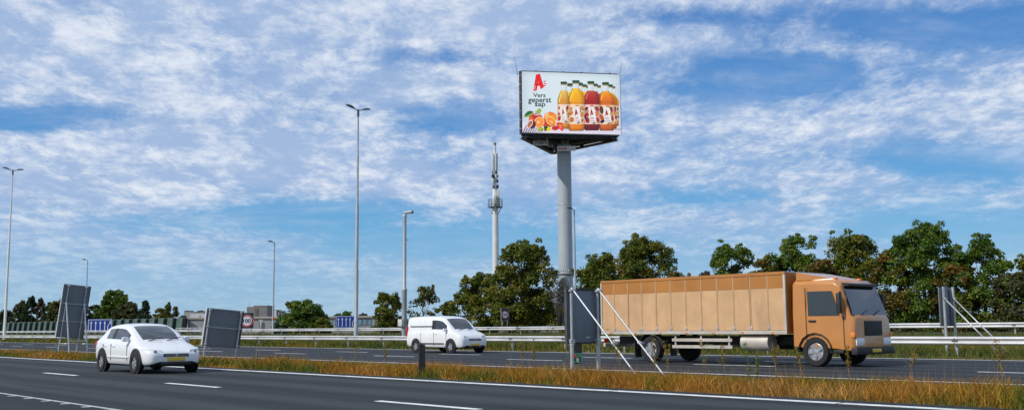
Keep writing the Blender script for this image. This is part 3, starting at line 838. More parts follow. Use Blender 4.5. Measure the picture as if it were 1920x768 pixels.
def advertising_mast():
    D0 = 130.0
    pl, pr = place(970.8, 129.0, 192), place(1164.5, 131.3, 196)
    A = Vector((pl[0], pl[1], 0)); B = Vector((pr[0], pr[1], 0)); W = (B - A).length
    rz = math.atan2((B - A).y, (B - A).x); mid = (A + B) / 2
    zb = hgt(1070, 250.8, D0); zt = hgt(1070, 135.6, D0); H = zt - zb
    dep = W * 0.866
    base = mid + Matrix.Rotation(rz, 3, 'Z') @ Vector((0, dep / 3, 0))
    g = thing('advertising_mast', 'tall advertising mast with a bright fruit juice poster on its triangular screen box', 'billboard', (base.x, base.y, 0.46), rz)
    z0 = zb - 0.46; y0 = -dep / 3
    # column
    c = MB(); R = 0.95
    c.lathe([(R, -0.3), (R, z0 - 0.9), (R * .98, z0 + .6)], 36); co = c.build('column', 'tower_grey', g)
    zf = hgt(1059, 511, 133.6) - 0.46
    f = MB(); f.lathe([(R + .002, zf - .16), (R + .17, zf - .15), (R + .17, zf + .15), (R + .002, zf + .16)], 36); f.build('flange', 'tower_grey', co)
    for i in range(26):
        w = 2 * PI * i / 26; b = MB(); cx, cy = (R + .09) * math.cos(w), (R + .09) * math.sin(w)
        b.tube((cx, cy, zf - .32), (cx, cy, zf + .42), .05, n=6); b.build('bolt', 'pole_grey', co)
    for y in (383, 300):
        zz = hgt(1057, y, 133.6) - .46; q = MB(); q.lathe([(R + .001, zz - .07), (R + .022, zz - .03), (R + .022, zz + .03), (R + .001, zz + .07)], 36); q.build('weld_seam', 'pole_grey', co)
    # three screen boxes round the triangle, corners mitred by short posts
    T3 = [Vector((-W / 2, y0, 0)), Vector((W / 2, y0, 0)), Vector((0, y0 + dep, 0))]
    inset = 0.55
    for k in range(3):
        a, b = T3[k], T3[(k + 1) % 3]; d = (b - a).normalized(); ang = math.atan2(d.y, d.x)
        X = Matrix.Translation(a) @ Matrix.Rotation(ang, 4, 'Z')
        m = MB(); m.box((.44, .045, z0), (W - .44, inset, z0 + H), X=X); fr = m.build('screen_box', 'frame_black', g)
        for za, zc in ((z0 - .10, z0 - .003), (z0 + H + .003, z0 + H + .06)):
            m = MB(); m.box((.44, .02, za), (W - .44, inset + .05, zc), X=X); m.build('edge_trim', 'frame_grey', fr)
        # maintenance ribs behind the skin
        for i in range(1, 7):
            u = W * i / 7
            if u > 1.3 and u < W - 1.3:
                q = MB(); q.box((u - .06, inset + .003, z0 + .1), (u + .06, inset + .16, z0 + H - .1), X=X); q.build('rib', 'frame_grey', fr)
    for k, p in enumerate(T3):
        o = (Vector((0, 0, 0)) - Vector((p.x, p.y - 0, 0))).normalized()
        m = MB(); m.box((-.16, -.16, z0 - .12), (.16, .16, z0 + H + .05), X=Matrix.Translation(p + o * .66) @ Matrix.Rotation(PI / 4, 4, 'Z')); m.build('corner_post', 'frame_grey', g)
        for i in range(7):
            q = MB(); zz = z0 + H * (i + .5) / 7; q.box((-.2, -.2, zz), (.2, .2, zz + .07), X=Matrix.Translation(p + o * .66) @ Matrix.Rotation(PI / 4, 4, 'Z')); q.build('bracket', 'plate_grey', g)
    # underside: deck and trusses down to the column
    m = MB(); ins = [v * .93 for v in T3]; m.prism([(v.x, v.y) for v in ins], z0 - .34, z0 - .13, 2); m.build('underdeck', 'frame_black', g)
    for k in range(3):
        e = T3[k] * .88
        for off in (-.35, .35):
            n = Vector((-e.y, e.x, 0)).normalized() * off
            q = MB(); q.tube(Vector((e.x, e.y, z0 - .42)) + n, Vector((0, 0, z0 - .62)) + n, .11, .16, 6); q.build('beam', 'frame_grey', g)
        mp = (T3[k] + T3[(k + 1) % 3]) / 2 * .9
        q = MB(); q.tube((mp.x, mp.y, z0 - .42), (0, 0, z0 - .75), .10, .14, 6); q.build('beam', 'frame_grey', g)
        a, b = T3[k] * .92, T3[(k + 1) % 3] * .92
        q = MB(); q.tube((a.x, a.y, z0 - .5), (b.x, b.y, z0 - .5), .10, n=6); q.build('edge_beam', 'frame_black', g)
    # catwalk along the two rear edges and a ladder
    for k in (1, 2):
        a, b = T3[k] * .97, T3[(k + 1) % 3] * .97
        d = (b - a).normalized(); X = Matrix.Translation(a) @ Matrix.Rotation(math.atan2(d.y, d.x), 4, 'Z'); L = (b - a).length
        q = MB(); q.box((.4, -.05, z0 - .72), (L - .4, .75, z0 - .62), X=X); q.build('catwalk', 'frame_black', g)
    lx, ly = -1.95, -.3
    lad = MB()
    for s in (-.33, .33): lad.box((lx + s - .045, ly, z0 - 1.15), (lx + s + .045, ly + .06, z0 - .1))
    for i in range(5): lad.box((lx - .3, ly + .005, z0 - 1.1 + i * .22), (lx + .3, ly + .05, z0 - 1.04 + i * .22))
    lad.build('ladder', 'sign_white', g)
    hu = MB(); hu.box((-1.55, -1.35, z0 - 1.7), (-1.0, -.6, z0 - 1.0), bev=.04); hu.build('junction_box', 'frame_black', g)
    # lightning rods
    for k, (tx, lean) in enumerate(((-W / 2 + .05, -.45), (W / 2 - .1, .45))):
        q = MB(); q.tube((tx, y0 + .2, z0 + H - .5), (tx + lean * .9, y0 + .2, z0 + H + 1.95), .035, .015, 5); q.build('lightning_rod', 'lamp_dark', g)
    for tx in (-W * .32, -.8, W * .12, W * .40):
        q = MB(); q.box((tx - .08, y0 + .1, z0 + H + .062), (tx + .08, y0 + .3, z0 + H + .17)); q.build('lamp_stub', 'lamp_dark', g)
    # name boards hanging below the box
    def board(x0, y0_, x1, y1_, depth, ang, name):
        cx = (x0 + x1) / 2; w = place(cx, depth, (y0_ + y1_) / 2); loc = Matrix.Rotation(-rz, 3, 'Z') @ (Vector((w[0], w[1], 0)) - base)
        bw = (x1 - x0) / F * depth / math.cos(ang); zt_, zb_ = hgt(cx, y0_, depth) - .46, hgt(cx, y1_, depth) - .46
        X = Matrix.Translation((loc.x, loc.y, 0)) @ Matrix.Rotation(-YAW - rz + ang, 4, 'Z')
        m = MB(); m.box((-bw / 2, 0, zb_), (bw / 2, .12, zt_), X=X, bev=.02); b = m.build(name, 'sign_white', g)
        return b, X, bw, zb_, zt_
    b, X, bw, z1, z2 = board(999.5, 257.0, 1027.5, 272.5, 131.5, 0.05, 'name_board')
    pl_ = lambda a, c_: X @ Vector((a, -.008, c_))
    hh = z2 - z1
    m = MB(); add_text(m, 'OOHA', -bw * .42, bw * .40, z1 + hh * .53, z1 + hh * .93, pl_, bold=.03); m.build('lettering', 'sign_red', b)
    m = MB(); m.box((-bw * .43, -.006, z1 + hh * .10), (bw * .43, .02, z1 + hh * .46), X=X); m.build('name_strip', 'frame_grey', b)
    m = MB(); pl2 = lambda a, c_: X @ Vector((a, -.014, c_)); add_text(m, 'MEDIA', -bw * .40, bw * .40, z1 + hh * .14, z1 + hh * .42, pl2, bold=.01); m.build('lettering', 'sign_white', b)
    b, X, bw, z1, z2 = board(1044.5, 273.6, 1079.5, 282.6, 132.3, 0.0, 'name_board')
    hh = z2 - z1
    pl3 = lambda a, c_: X @ Vector((a, -.008, c_))
    m = MB(); add_text(m, '.kaal', -bw * .49, bw * .02, z1 + hh * .20, z1 + hh * .86, pl3, bold=.03); m.build('lettering', 'sign_red', b)
    m = MB(); add_text(m, 'masten', bw * .06, bw * .46, z1 + hh * .24, z1 + hh * .50, pl3, bold=.0); m.build('lettering', 'frame_grey', b)

    # ---------------- the lit picture
    scw, sch = W - .56, H - .06; sx = .24
    sc_ = MB(); sc_.box((sx - scw / 2, y0 - .01, z0 + .03), (sx + scw / 2, y0 + .04, z0 + .03 + sch)); screen = sc_.build('screen', 'frame_black', g)
    holder = screen
    P = Print(scw, sch, y0 - .016, sx)
    P_H0 = z0 + .03
    old = P.pt
    P.pt = lambda px, py, L: (lambda q: (q[0], q[1], q[2] + P_H0))(old(px, py, L))
    # backdrop: pale blue-white, lighter table top along the bottom
    (ax, ay), (bx, by), (cx, cy), (dx, dy) = P.CORN
    n = 12; pts = []; cc = []
    for j in range(n + 1):
        for i in range(n + 1):
            u, v = i / n, j / n
            pts.append(((1 - v) * ((1 - u) * ax + u * bx) + v * ((1 - u) * dx + u * cx), (1 - v) * ((1 - u) * ay + u * by) + v * ((1 - u) * dy + u * cy)))
            e = max(0, abs(u - .5) - .40) * 160 + max(0, .06 - v) * 260
            cc.append((204 - e + 12 * (1 - abs(u - .4)), 222 - e + 8 * (1 - abs(u - .4)), 231 - e + 6))
    P.tri(pts, [t for j in range(n) for i in range(n) for t in ((j * (n + 1) + i, j * (n + 1) + i + 1, (j + 1) * (n + 1) + i + 1), (j * (n + 1) + i, (j + 1) * (n + 1) + i + 1, (j + 1) * (n + 1) + i))], cc, 0)
    P.poly([(978, 227), (1010, 229), (1040, 233), (1164, 236), (1166, 251), (978, 247.5)], [(226, 226, 238), (226, 226, 238), (224, 224, 238), (220, 222, 236), (226, 222, 240), (226, 218, 236)], 1)
    r = random.Random(2)
    for i in range(9):
        x = 980 + i * 4.2; y = 246.3 - abs(r.gauss(0, .3))
        P.poly([(x, y), (x + 3.0, y + .1), (x + 11 - i * .2, 227.5 + i * .35), (x + 9.6 - i * .2, 227.5 + i * .35)], (126 + i * 8, 104 + i * 10, 132 + i * 8), 2)
    for i in range(10):
        x = 1110 + i * 5.4; P.poly([(x, 247.5), (x + 2.5, 247.7), (x + 3.4, 246.4), (x + 1, 246.2)], (190, 180, 196), 2)
    for i in range(5):
        x = 1152 + i * 2.6; P.poly([(x, 243), (x + 1.6, 243.1), (x + 2.6, 238), (x + 1.2, 238)], (160, 146, 160), 2)
    P.flush('poster_backdrop', holder)
    # logo and slogan
    z = lambda X_, Y_: (940 + X_ / 3.658, 90 + Y_ / 3.658)
    x0_, y0_ = z(219, 177); x1_, y1_ = z(302, 292)
    letter_A(P, lambda a, b: (x0_ + a * (x1_ - x0_), y0_ + b * (y1_ - y0_)), (226, 20, 28), 2, (240, 200, 200))
    P.flush('poster_logo', holder)
    for word, (ax_, ay_, bx_, by_) in (('Vers', (217, 306, 301, 335)), ('geperst', (184, 338, 340, 382)), ('sap', (228, 374, 300, 407))):
        a = z(ax_, ay_); b = z(bx_, by_); P.text(word, a[0], b[0], a[1], b[1], (12, 62, 44), 2, .022)
    P.flush('poster_lettering', holder)
    # bottles, rear rows first
    Y, YC, YB = (250, 196, 20), (240, 160, 14), (226, 128, 22)
    RT, RC, RB = (196, 74, 60), (170, 26, 24), (108, 16, 28)
    OT, OC, OB = (244, 166, 20), (226, 112, 14), (196, 92, 28)
    PT_, PC, PB = (234, 198, 88), (214, 146, 52), (206, 138, 60)
    PE, PK = (240, 204, 178), (238, 190, 186)
    draw_bottle(P, 2, 1099.6, 5.0, 161, 165, 176, 190, 1092, 1104, 197, 231, 238, Y, YC, YB, None)
    draw_bottle(P, 2, 1121.9, 7.3, 159.8, 164.4, 175, 190, 1112, 1128, 197, 231, 238, RT, RC, RB, None)
    draw_bottle(P, 2, 1149.8, 5.8, 162, 166, 178, 192, 1140, 1159.8, 198, 226, 235, Y, YC, YB, PE)
    draw_label(P, 6, 1144, 1160, 198, 226, [(.8, .2, .12, .1, (120, 40, 40)), (.85, .45, .10, .10, (220, 140, 50)), (.9, .7, .10, .1, (150, 40, 60)), (.8, .92, .14, .07, (230, 160, 40))], (140, 90, 130), 3)
    draw_bottle(P, 9, 1094.8, 8.4, 158, 163.4, 172, 188, 1085, 1101, 197, 231, 240, Y, YC, YB, None)
    draw_bottle(P, 9, 1115.6, 7.8, 156.7, 162.2, 171, 187, 1104, 1122, 197, 231, 240, RT, RC, RB, None)
    draw_bottle(P, 9, 1143.6, 8.6, 158.3, 164, 173.6, 189, 1133, 1155.8, 197, 230, 240, Y, OC, OB, PE)
    draw_label(P, 13, 1135, 1156, 197, 230, [(.8, .14, .12, .08, (110, 60, 40)), (.82, .26, .1, .1, (190, 40, 60)), (.85, .45, .11, .10, (226, 150, 60)), (.92, .66, .10, .12, (150, 40, 60)), (.8, .92, .16, .06, (230, 160, 40))], (140, 90, 130), 4)
    draw_bottle(P, 16, 1067.2, 10.4, 156, 162, 172, 188, 1060, 1076, 196, 230, 240, PT_, PC, PB, None)
    draw_bottle(P, 16, 1087.2, 8.6, 154.8, 161, 170, 187, 1078, 1096, 197, 231, 240, Y, YC, YB, None)
    draw_bottle(P, 22, 1055.8, 12.4, 152.8, 158.8, 169.3, 189, 1044.2, 1065.6, 194.6, 229, 240, PT_, PC, PB, PE)
    draw_label(P, 26, 1044.2, 1065.6, 194.6, 229, [(.14, .2, .07, .09, (196, 40, 50)), (.12, .52, .10, .08, (200, 60, 60)), (.16, .76, .13, .13, (206, 30, 40)), (.22, .60, .06, .06, (190, 190, 40)), (.85, .2, .10, .12, (140, 20, 40)), (.84, .36, .09, .07, (200, 160, 40)), (.92, .55, .07, .1, (220, 130, 50)), (.72, .92, .16, .05, (100, 70, 40)), (.94, .66, .06, .07, (60, 30, 40))], (196, 150, 30), 5)
    draw_bottle(P, 34, 1078.1, 13.8, 150.6, 157, 165.6, 187, 1064.9, 1094.0, 195, 231.4, 243.9, Y, YC, YB, PE)
    draw_label(P, 38, 1064.9, 1094.0, 195, 231.4, [(.14, .22, .11, .09, (240, 160, 50)), (.16, .43, .12, .11, (238, 140, 40)), (.05, .5, .03, .1, (60, 60, 30)), (.2, .78, .14, .13, (232, 120, 40)), (.82, .2, .13, .10, (236, 150, 60)), (.9, .25, .06, .06, (60, 40, 30)), (.84, .52, .12, .13, (246, 150, 30)), (.86, .82, .09, .10, (226, 100, 60)), (.62, .92, .09, .05, (50, 50, 30)), (.55, .07, .12, .04, (240, 160, 40)), (.72, .36, .05, .05, (40, 70, 30))], (196, 110, 60), 6)
    draw_bottle(P, 34, 1106.0, 13.2, 152.4, 158.6, 170, 184, 1094.2, 1122.4, 195.6, 231.6, 243.2, RT, RC, RB, PK)
    draw_label(P, 38, 1094.2, 1122.4, 195.6, 231.6, [(.13, .22, .10, .12, (80, 40, 30)), (.16, .34, .12, .10, (222, 150, 90)), (.16, .52, .14, .12, (190, 20, 30)), (.22, .80, .15, .16, (216, 50, 30)), (.68, .2, .10, .09, (120, 180, 40)), (.84, .22, .12, .14, (196, 20, 40)), (.82, .47, .13, .13, (240, 140, 40)), (.88, .78, .11, .15, (206, 30, 40)), (.66, .93, .12, .05, (130, 150, 40)), (.1, .7, .06, .2, (50, 10, 20)), (.5, .07, .09, .05, (240, 140, 50))], (150, 40, 60), 7)
    draw_bottle(P, 34, 1133.6, 13.0, 154.4, 160.6, 171, 185.4, 1122.6, 1150.4, 196.8, 231.9, 243.6, OT, OC, OB, PE)
    draw_label(P, 38, 1122.6, 1150.4, 196.8, 231.9, [(.14, .25, .13, .22, (92, 60, 34)), (.16, .64, .13, .18, (214, 96, 40)), (.2, .85, .16, .09, (40, 16, 24)), (.80, .2, .10, .12, (110, 70, 40)), (.84, .31, .08, .07, (206, 40, 60)), (.8, .47, .12, .11, (232, 160, 60)), (.88, .70, .09, .14, (190, 40, 50)), (.76, .93, .14, .06, (236, 160, 40)), (.62, .96, .10, .03, (50, 40, 20)), (.62, .08, .18, .05, (226, 150, 50)), (.96, .35, .03, .1, (200, 210, 80))], (130, 90, 150), 8)
    P.flush('poster_bottles', holder)
    # fruit
    q = lambda X_, Y_: (975 + X_ / 12.8, 195 + Y_ / 12.8)
    k = 1 / 12.8
    def E(x, y, rx, ry, col, L, rot=0, col2=None): P.ell(*q(x, y), rx * k, ry * k, col, L, rot, col2)
    L = 50
    E(370, 340, 165, 130, (214, 60, 36), L, 0, (190, 36, 30)); E(260, 370, 60, 80, (240, 130, 50), L + 1, 0, (226, 90, 40)); E(375, 285, 110, 60, (176, 16, 30), L + 1, -.2, (200, 40, 40)); E(400, 245, 90, 28, (226, 190, 186), L + 2, .1, (206, 110, 100))
    E(720, 315, 155, 132, (244, 168, 40), L, 0, (236, 140, 30)); E(735, 215, 75, 34, (230, 90, 50), L + 1, .35, (240, 140, 50)); E(620, 245, 60, 46, (240, 206, 186), L + 1, -.6, (240, 176, 80))
    P.poly([q(*a) for a in ((95, 305), (120, 225), (180, 165), (250, 152), (322, 182), (250, 225), (170, 262))], (30, 96, 40), L + 3)
    P.poly([q(*a) for a in ((95, 305), (170, 262), (250, 225), (322, 184), (290, 250), (200, 300))], (150, 166, 60), L + 3)
    P.poly([q(*a) for a in ((366, 150), (386, 150), (386, 235), (368, 235))], (130, 84, 50), L + 3)
    E(447, 160, 50, 62, (170, 206, 50), L + 4, .3, (110, 160, 40))
    E(480, 440, 130, 135, (226, 76, 26), L + 5, 0, (200, 50, 20))
    E(450, 425, 118, 130, (255, 232, 170), L + 6, .5); E(450, 427, 106, 118, (250, 150, 66), L + 7, .5, (246, 132, 30)); E(428, 420, 24, 28, (255, 220, 170), L + 8, .5)
    for i in range(9):
        w = i * 2 * PI / 9 + .2; c = (450 + 24 * math.cos(w), 427 + 24 * math.sin(w)); e = (450 + 98 * math.cos(w), 427 + 106 * math.sin(w))
        P.poly([q(*c), q(e[0] - 4, e[1] - 4), q(e[0] + 4, e[1] + 4)], (255, 206, 140), L + 8)
    E(660, 440, 70, 110, (214, 40, 20), L + 5, -.6, (190, 26, 16))
    E(728, 400, 92, 140, (255, 226, 150), L + 6, -.95); E(730, 402, 80, 127, (248, 156, 60), L + 7, -.95, (246, 136, 24)); E(745, 415, 16, 30, (255, 216, 170), L + 8, -.9)
    E(285, 480, 82, 100, (96, 24, 54), L + 9, .4, (60, 10, 34)); E(228, 468, 60, 108, (236, 220, 226), L + 10, .5); E(229, 470, 44, 88, (206, 130, 70), L + 11, .5, (160, 80, 60))
    for i in range(14):
        E(229 + r.uniform(-26, 26), 470 + r.uniform(-54, 54), 9, 9, (240, 190, 90) if i % 2 else (90, 40, 30), L + 12)
    E(480, 590, 58, 52, (190, 204, 40), L + 9, 0, (140, 160, 20)); E(640, 575, 100, 58, (246, 220, 40), L + 9, .1, (226, 196, 20)); E(600, 545, 52, 46, (36, 44, 26), L + 10, 0, (70, 84, 24)); E(540, 540, 24, 20, (236, 236, 230), L + 11); E(596, 610, 34, 22, (70, 64, 20), L + 10); E(520, 610, 22, 18, (60, 130, 40), L + 10)
    E(830, 560, 82, 56, (214, 24, 28), L + 10, -.1, (190, 10, 20)); E(925, 465, 76, 36, (222, 26, 30), L + 10, -.1, (196, 16, 24)); E(775, 505, 50, 26, (186, 150, 60), L + 11, -.2)
    P.poly([q(*a) for a in ((880, 500), (920, 478), (990, 478), (1022, 530), (1026, 590), (1006, 636), (940, 596), (895, 550))], (232, 46, 30), L + 12)
    E(955, 540, 34, 50, (250, 150, 120), L + 13, -.5, (238, 80, 50)); E(940, 488, 40, 12, (200, 190, 60), L + 13)
    P.flush('poster_fruit', holder)
advertising_mast()
# ================================================================ SIGNS
def braced_sign():
    """upright grey sign back on two scaffold posts with long raking props"""
    p0 = 17.9; t = t_of(1068, p0); p1 = p_of(1123, t); W = p1 - p0
    z0 = gz(p0)
    g = thing('road_sign', 'large grey sign back propped by two long slanting tubes in the dry grass', 'road sign', (p0, t, z0))
    zt = z_of(1066, 541.5, p0) - z0; zb = z_of(1066, 642.5, p0) - z0
    m = MB(); m.box((-.06, .05, zb), (W + .06, .085, zt), bev=.012); pn = m.build('panel', 'sign_back', g)
    for (a, b, c, d) in ((-.075, -.045, zb - .02, zt + .02), (W + .045, W + .075, zb - .02, zt + .02)):
        q = MB(); q.box((a, .02, c), (b, .10, d)); q.build('edge_profile', 'frame_grey', pn)
    q = MB(); q.box((-.045, .015, zt - .012), (W + .045, .10, zt + .022)); q.build('edge_profile', 'frame_black', pn)
    q = MB(); q.box((-.045, .015, zb - .022), (W + .045, .10, zb + .012)); q.build('edge_profile', 'frame_black', pn)
    q = MB(); q.box((W * .60, .042, zb + .12), (W * .72, .052, zb + .15)); q.build('sticker', 'plate_grey', pn)
    for x in (.05, W - .06):
        m = MB(); m.tube((x, -.02, -.3), (x, -.02, zb - .03), .052, n=12); m.tube((x, -.02, zb - .06), (x, -.02, zb), .066, n=12); m.tube((x, -.02, zb - .03), (x, -.02, zt + .02), .036, n=12); po = m.build('post', 'galvanised', g)
        for zz in (zb + .07, zb + .02, zt - .04):
            c = MB(); c.box((x - .07, -.07, zz - .025), (x + .07, .048, zz + .025), bev=.01); c.build('clamp', 'galvanised', po)
        s = MB(); L = 2.35
        a = Vector((x + .03, -.06, zt - .02)); b = Vector((x + .03, -.06 - L, -.25))
        s.tube(a, b, .022, n=10); pr = s.build('prop', 'galvanised', g)
        k = MB(); e = a + (b - a) * .545; k.tube(e + Vector((-.02, 0, 0)), e + Vector((.16, 0, -.03)), .035, n=8); k.tube(a + Vector((-.05, .03, .03)), a + Vector((.05, -.03, -.03)), .05, n=8); k.build('coupler', 'galvanised', pr)
braced_sign()

def tilted_panel(g, W, H, X, name='panel', bars=()):
    m = MB(); m.box((0, .05, 0), (W, .085, H), X=X); pn = m.build(name, 'sign_back', g)
    for lo, hi, mt in (((-.03, .02, -.02), (-.003, .10, H + .02), 'plate_grey'), ((W + .003, .02, -.02), (W + .03, .10, H + .02), 'frame_grey'), ((0, .02, H + .003), (W, .10, H + .03), 'plate_grey'), ((0, .02, -.03), (W, .10, -.003), 'frame_grey')):  # left and top edges painted pale as if sunlit, the others dark
        q = MB(); q.box(lo, hi, X=X); q.build('edge_profile', mt, pn)
    for f in bars:
        q = MB(); q.box((.01, .02, H * f - .025), (W - .01, .047, H * f + .025), X=X); q.build('stiffener', 'pole_grey', pn)
    return pn
def a_frame_sign():
    p0 = 16.7; t = t_of(106, p0); p1 = p_of(156, t); W = p1 - p0; z0 = gz(17)
    g = thing('road_sign', 'tall slanted grey sign back on four legged tube frame, leaning right', 'road sign', (p0, t, z0))
    zb = z_of(108, 630, p0) - z0; H = z_of(119, 531, p0) - z0 - zb
    X = Matrix.Translation((0, 0, zb)) @ Matrix.Rotation(math.radians(4.6), 4, 'Y') @ Matrix.Rotation(math.radians(5.0), 4, 'X')
    tilted_panel(g, W, H, X, bars=(.64, .30))
    for u in (.16, .84):
        a = X @ Vector((W * u, -.02, -.1)); b = X @ Vector((W * u, -.02, H))
        foot = Vector((a.x - .1, a.y + .10, -.25))
        m = MB(); m.tube(foot, a, .036, n=10); m.tube(a, b, .03, n=10); po = m.build('post', 'galvanised', g)
        for f in (.64, .30, .98):
            c = X @ Vector((W * u, -.03, H * f)); k = MB(); k.box(c - Vector((.06, .05, .04)), c + Vector((.06, .05, .04)), bev=.01); k.build('clamp', 'galvanised', po)
        a2 = X @ Vector((W * u, -.06, H * .66)); f2 = Vector((a2.x + .10, a2.y - .52, -.25))
        m = MB(); m.tube(a2, f2, .038, n=10); m.build('leg', 'galvanised', g)
        c1 = a2 + (f2 - a2) * .70; c2 = X @ Vector((W * u, -.02, H * .0))
        m = MB(); m.tube(c1, Vector((c2.x, c2.y, c1.z)), .03, n=8); m.build('tie', 'galvanised', g)
    l1 = X @ Vector((W * .16, -.06, H * .66)); l2 = X @ Vector((W * .84, -.06, H * .66))
    e1 = l1 + (Vector((l1.x + .10, l1.y - .52, -.25)) - l1) * .655; e2 = l2 + (Vector((l2.x + .10, l2.y - .52, -.25)) - l2) * .655
    m = MB(); m.tube(e1, e2, .03, n=8); m.build('crossbar', 'galvanised', g)
a_frame_sign()
def square_sign():
    p0 = 16.7; t = t_of(381, p0); p1 = p_of(449, t); W = p1 - p0; z0 = gz(17)
    g = thing('road_sign', 'square grey sign back on two leaning posts left of the speed limit sign', 'road sign', (p0, t, z0))
    zb = z_of(383, 646, p0) - z0; H = z_of(390, 577, p0) - z0 - zb
    X = Matrix.Translation((0, 0, zb)) @ Matrix.Rotation(math.radians(4.6), 4, 'Y') @ Matrix.Rotation(math.radians(5.0), 4, 'X')
    tilted_panel(g, W, H, X, bars=(.5,))
    for u in (.06, .93):
        a = X @ Vector((W * u, -.02, -.9)); b = X @ Vector((W * u, -.02, H + .02))
        m = MB(); m.tube(a, b, .032, n=10); po = m.build('post', 'galvanised', g)
        for f in (.97, .52, .03):
            c = X @ Vector((W * u, -.02, H * f)); k = MB(); k.box(c - Vector((.05, .05, .03)), c + Vector((.05, .05, .03)), bev=.01); k.build('clamp', 'galvanised', po)
square_sign()
def far_braced_sign():
    p0 = 38.6; t = t_of(1768, p0); p1 = p_of(1790, t); W = p1 - p0; z0 = gz(38.6)
    g = thing('road_sign', 'narrow ribbed grey sign back with slanting props behind the near guard rail at right', 'road sign', (p0, t, z0))
    zt = z_of(1768, 538, p0) - z0; zb = z_of(1768, 611, p0) - z0
    m = MB(); m.box((-.08, .05, zb), (W + .08, .085, zt), bev=.01); pn = m.build('panel', 'sign_back', g)
    for u in (.25, .75):
        q = MB(); q.box((W * u - .03, .015, zb + .02), (W * u + .03, .047, zt - .02)); q.build('stiffener', 'frame_grey', pn)
    for x in (.12, W - .08):
        m = MB(); m.tube((x, -.04, -.3), (x, -.04, zt + .03), .055, n=10); m.build('post', 'galvanised', g)
        a = Vector((x, -.08, zt - .45)); b = Vector((x, -2.25, -.2))
        s = MB(); s.tube(a, b, .03, n=8); pr = s.build('prop', 'galvanised', g)
        k = MB(); k.tube(a + Vector((-.06, .03, 0)), a + Vector((.06, -.03, 0)), .055, n=8); k.build('coupler', 'galvanised', pr)
far_braced_sign()

def front_plate(g, W, H, zc, y, m_, name, bev=.0):
    q = MB(); q.box((-W / 2, y, zc - H / 2), (W / 2, y + .04, zc + H / 2)); return q.build(name, m_, g)
def disc(mb, r0, r1, zc, y, n=32):
    """flat ring or disc facing -y"""
    vs = [(r1 * math.cos(2 * PI * i / n), y, zc + r1 * math.sin(2 * PI * i / n)) for i in range(n)]
    if r0 <= 0: mb.add(vs, [tuple(range(n))]); return
    vi = [(r0 * math.cos(2 * PI * i / n), y, zc + r0 * math.sin(2 * PI * i / n)) for i in range(n)]
    mb.add(vs + vi, [(i, (i + 1) % n, n + (i + 1) % n, n + i) for i in range(n)])
def speed_sign(xc, p, y0, y1, wpx, legs_y, label, rz):
    """black board carrying a round 100 sign, facing the oncoming side"""
    t = t_of(xc, p); D = dist(xc, p); z0 = gz(p)
    H = z_of(xc, y0, p) - z_of(xc, y1, p); W = wpx / F * D / math.cos(abs(-YAW - rz)); zc = (z_of(xc, y0, p) + z_of(xc, y1, p)) / 2 - z0
    g = thing('speed_sign', label, 'road sign', (p, t, z0), rz, 'speed limit signs')
    b = front_plate(g, W, H, zc, 0, 'sign_black', 'board')
    f = MB()
    for lo, hi in (((-W / 2 - .03, -.01, zc - H / 2 - .03), (W / 2 + .03, .05, zc - H / 2 - .003)), ((-W / 2 - .03, -.01, zc + H / 2 + .003), (W / 2 + .03, .05, zc + H / 2 + .03)), ((-W / 2 - .03, -.01, zc - H / 2), (-W / 2 - .003, .05, zc + H / 2)), ((W / 2 + .003, -.01, zc - H / 2), (W / 2 + .03, .05, zc + H / 2))):
        f.box(lo, hi)
    f.build('rim', 'galvanised', b)
    R = min(W, H) * .48; zr = zc - H * .02
    d = MB(); disc(d, 0, R, zr, -.012); fc = d.build('face', 'sign_white', g)
    d = MB(); disc(d, R * .76, R * .97, zr, -.018); d.build('red_ring', 'sign_red', fc)
    tx = MB(); add_text(tx, '100', -R * .60, R * .60, zr - R * .33, zr + R * .33, lambda a, c: (a, -.02, c), bold=.02); tx.build('numerals', 'sign_black', fc)
    for s in (-1, 1):
        l = MB(); l.tube((s * W * .36, .06, -.2), (s * W * .36, .06, zc + H * .4), .045, n=8); l.build('leg', 'galvanised', g)
speed_sign(462.5, 45.0, 586, 614.5, 23.5, 627, 'round 100 speed limit sign on black board beside the square sign back', CAMZ + .22)
speed_sign(947, 66.0, 577.5, 600, 13.5, 613, 'small round 100 speed limit sign standing before the big dark tree', CAMZ + .55)

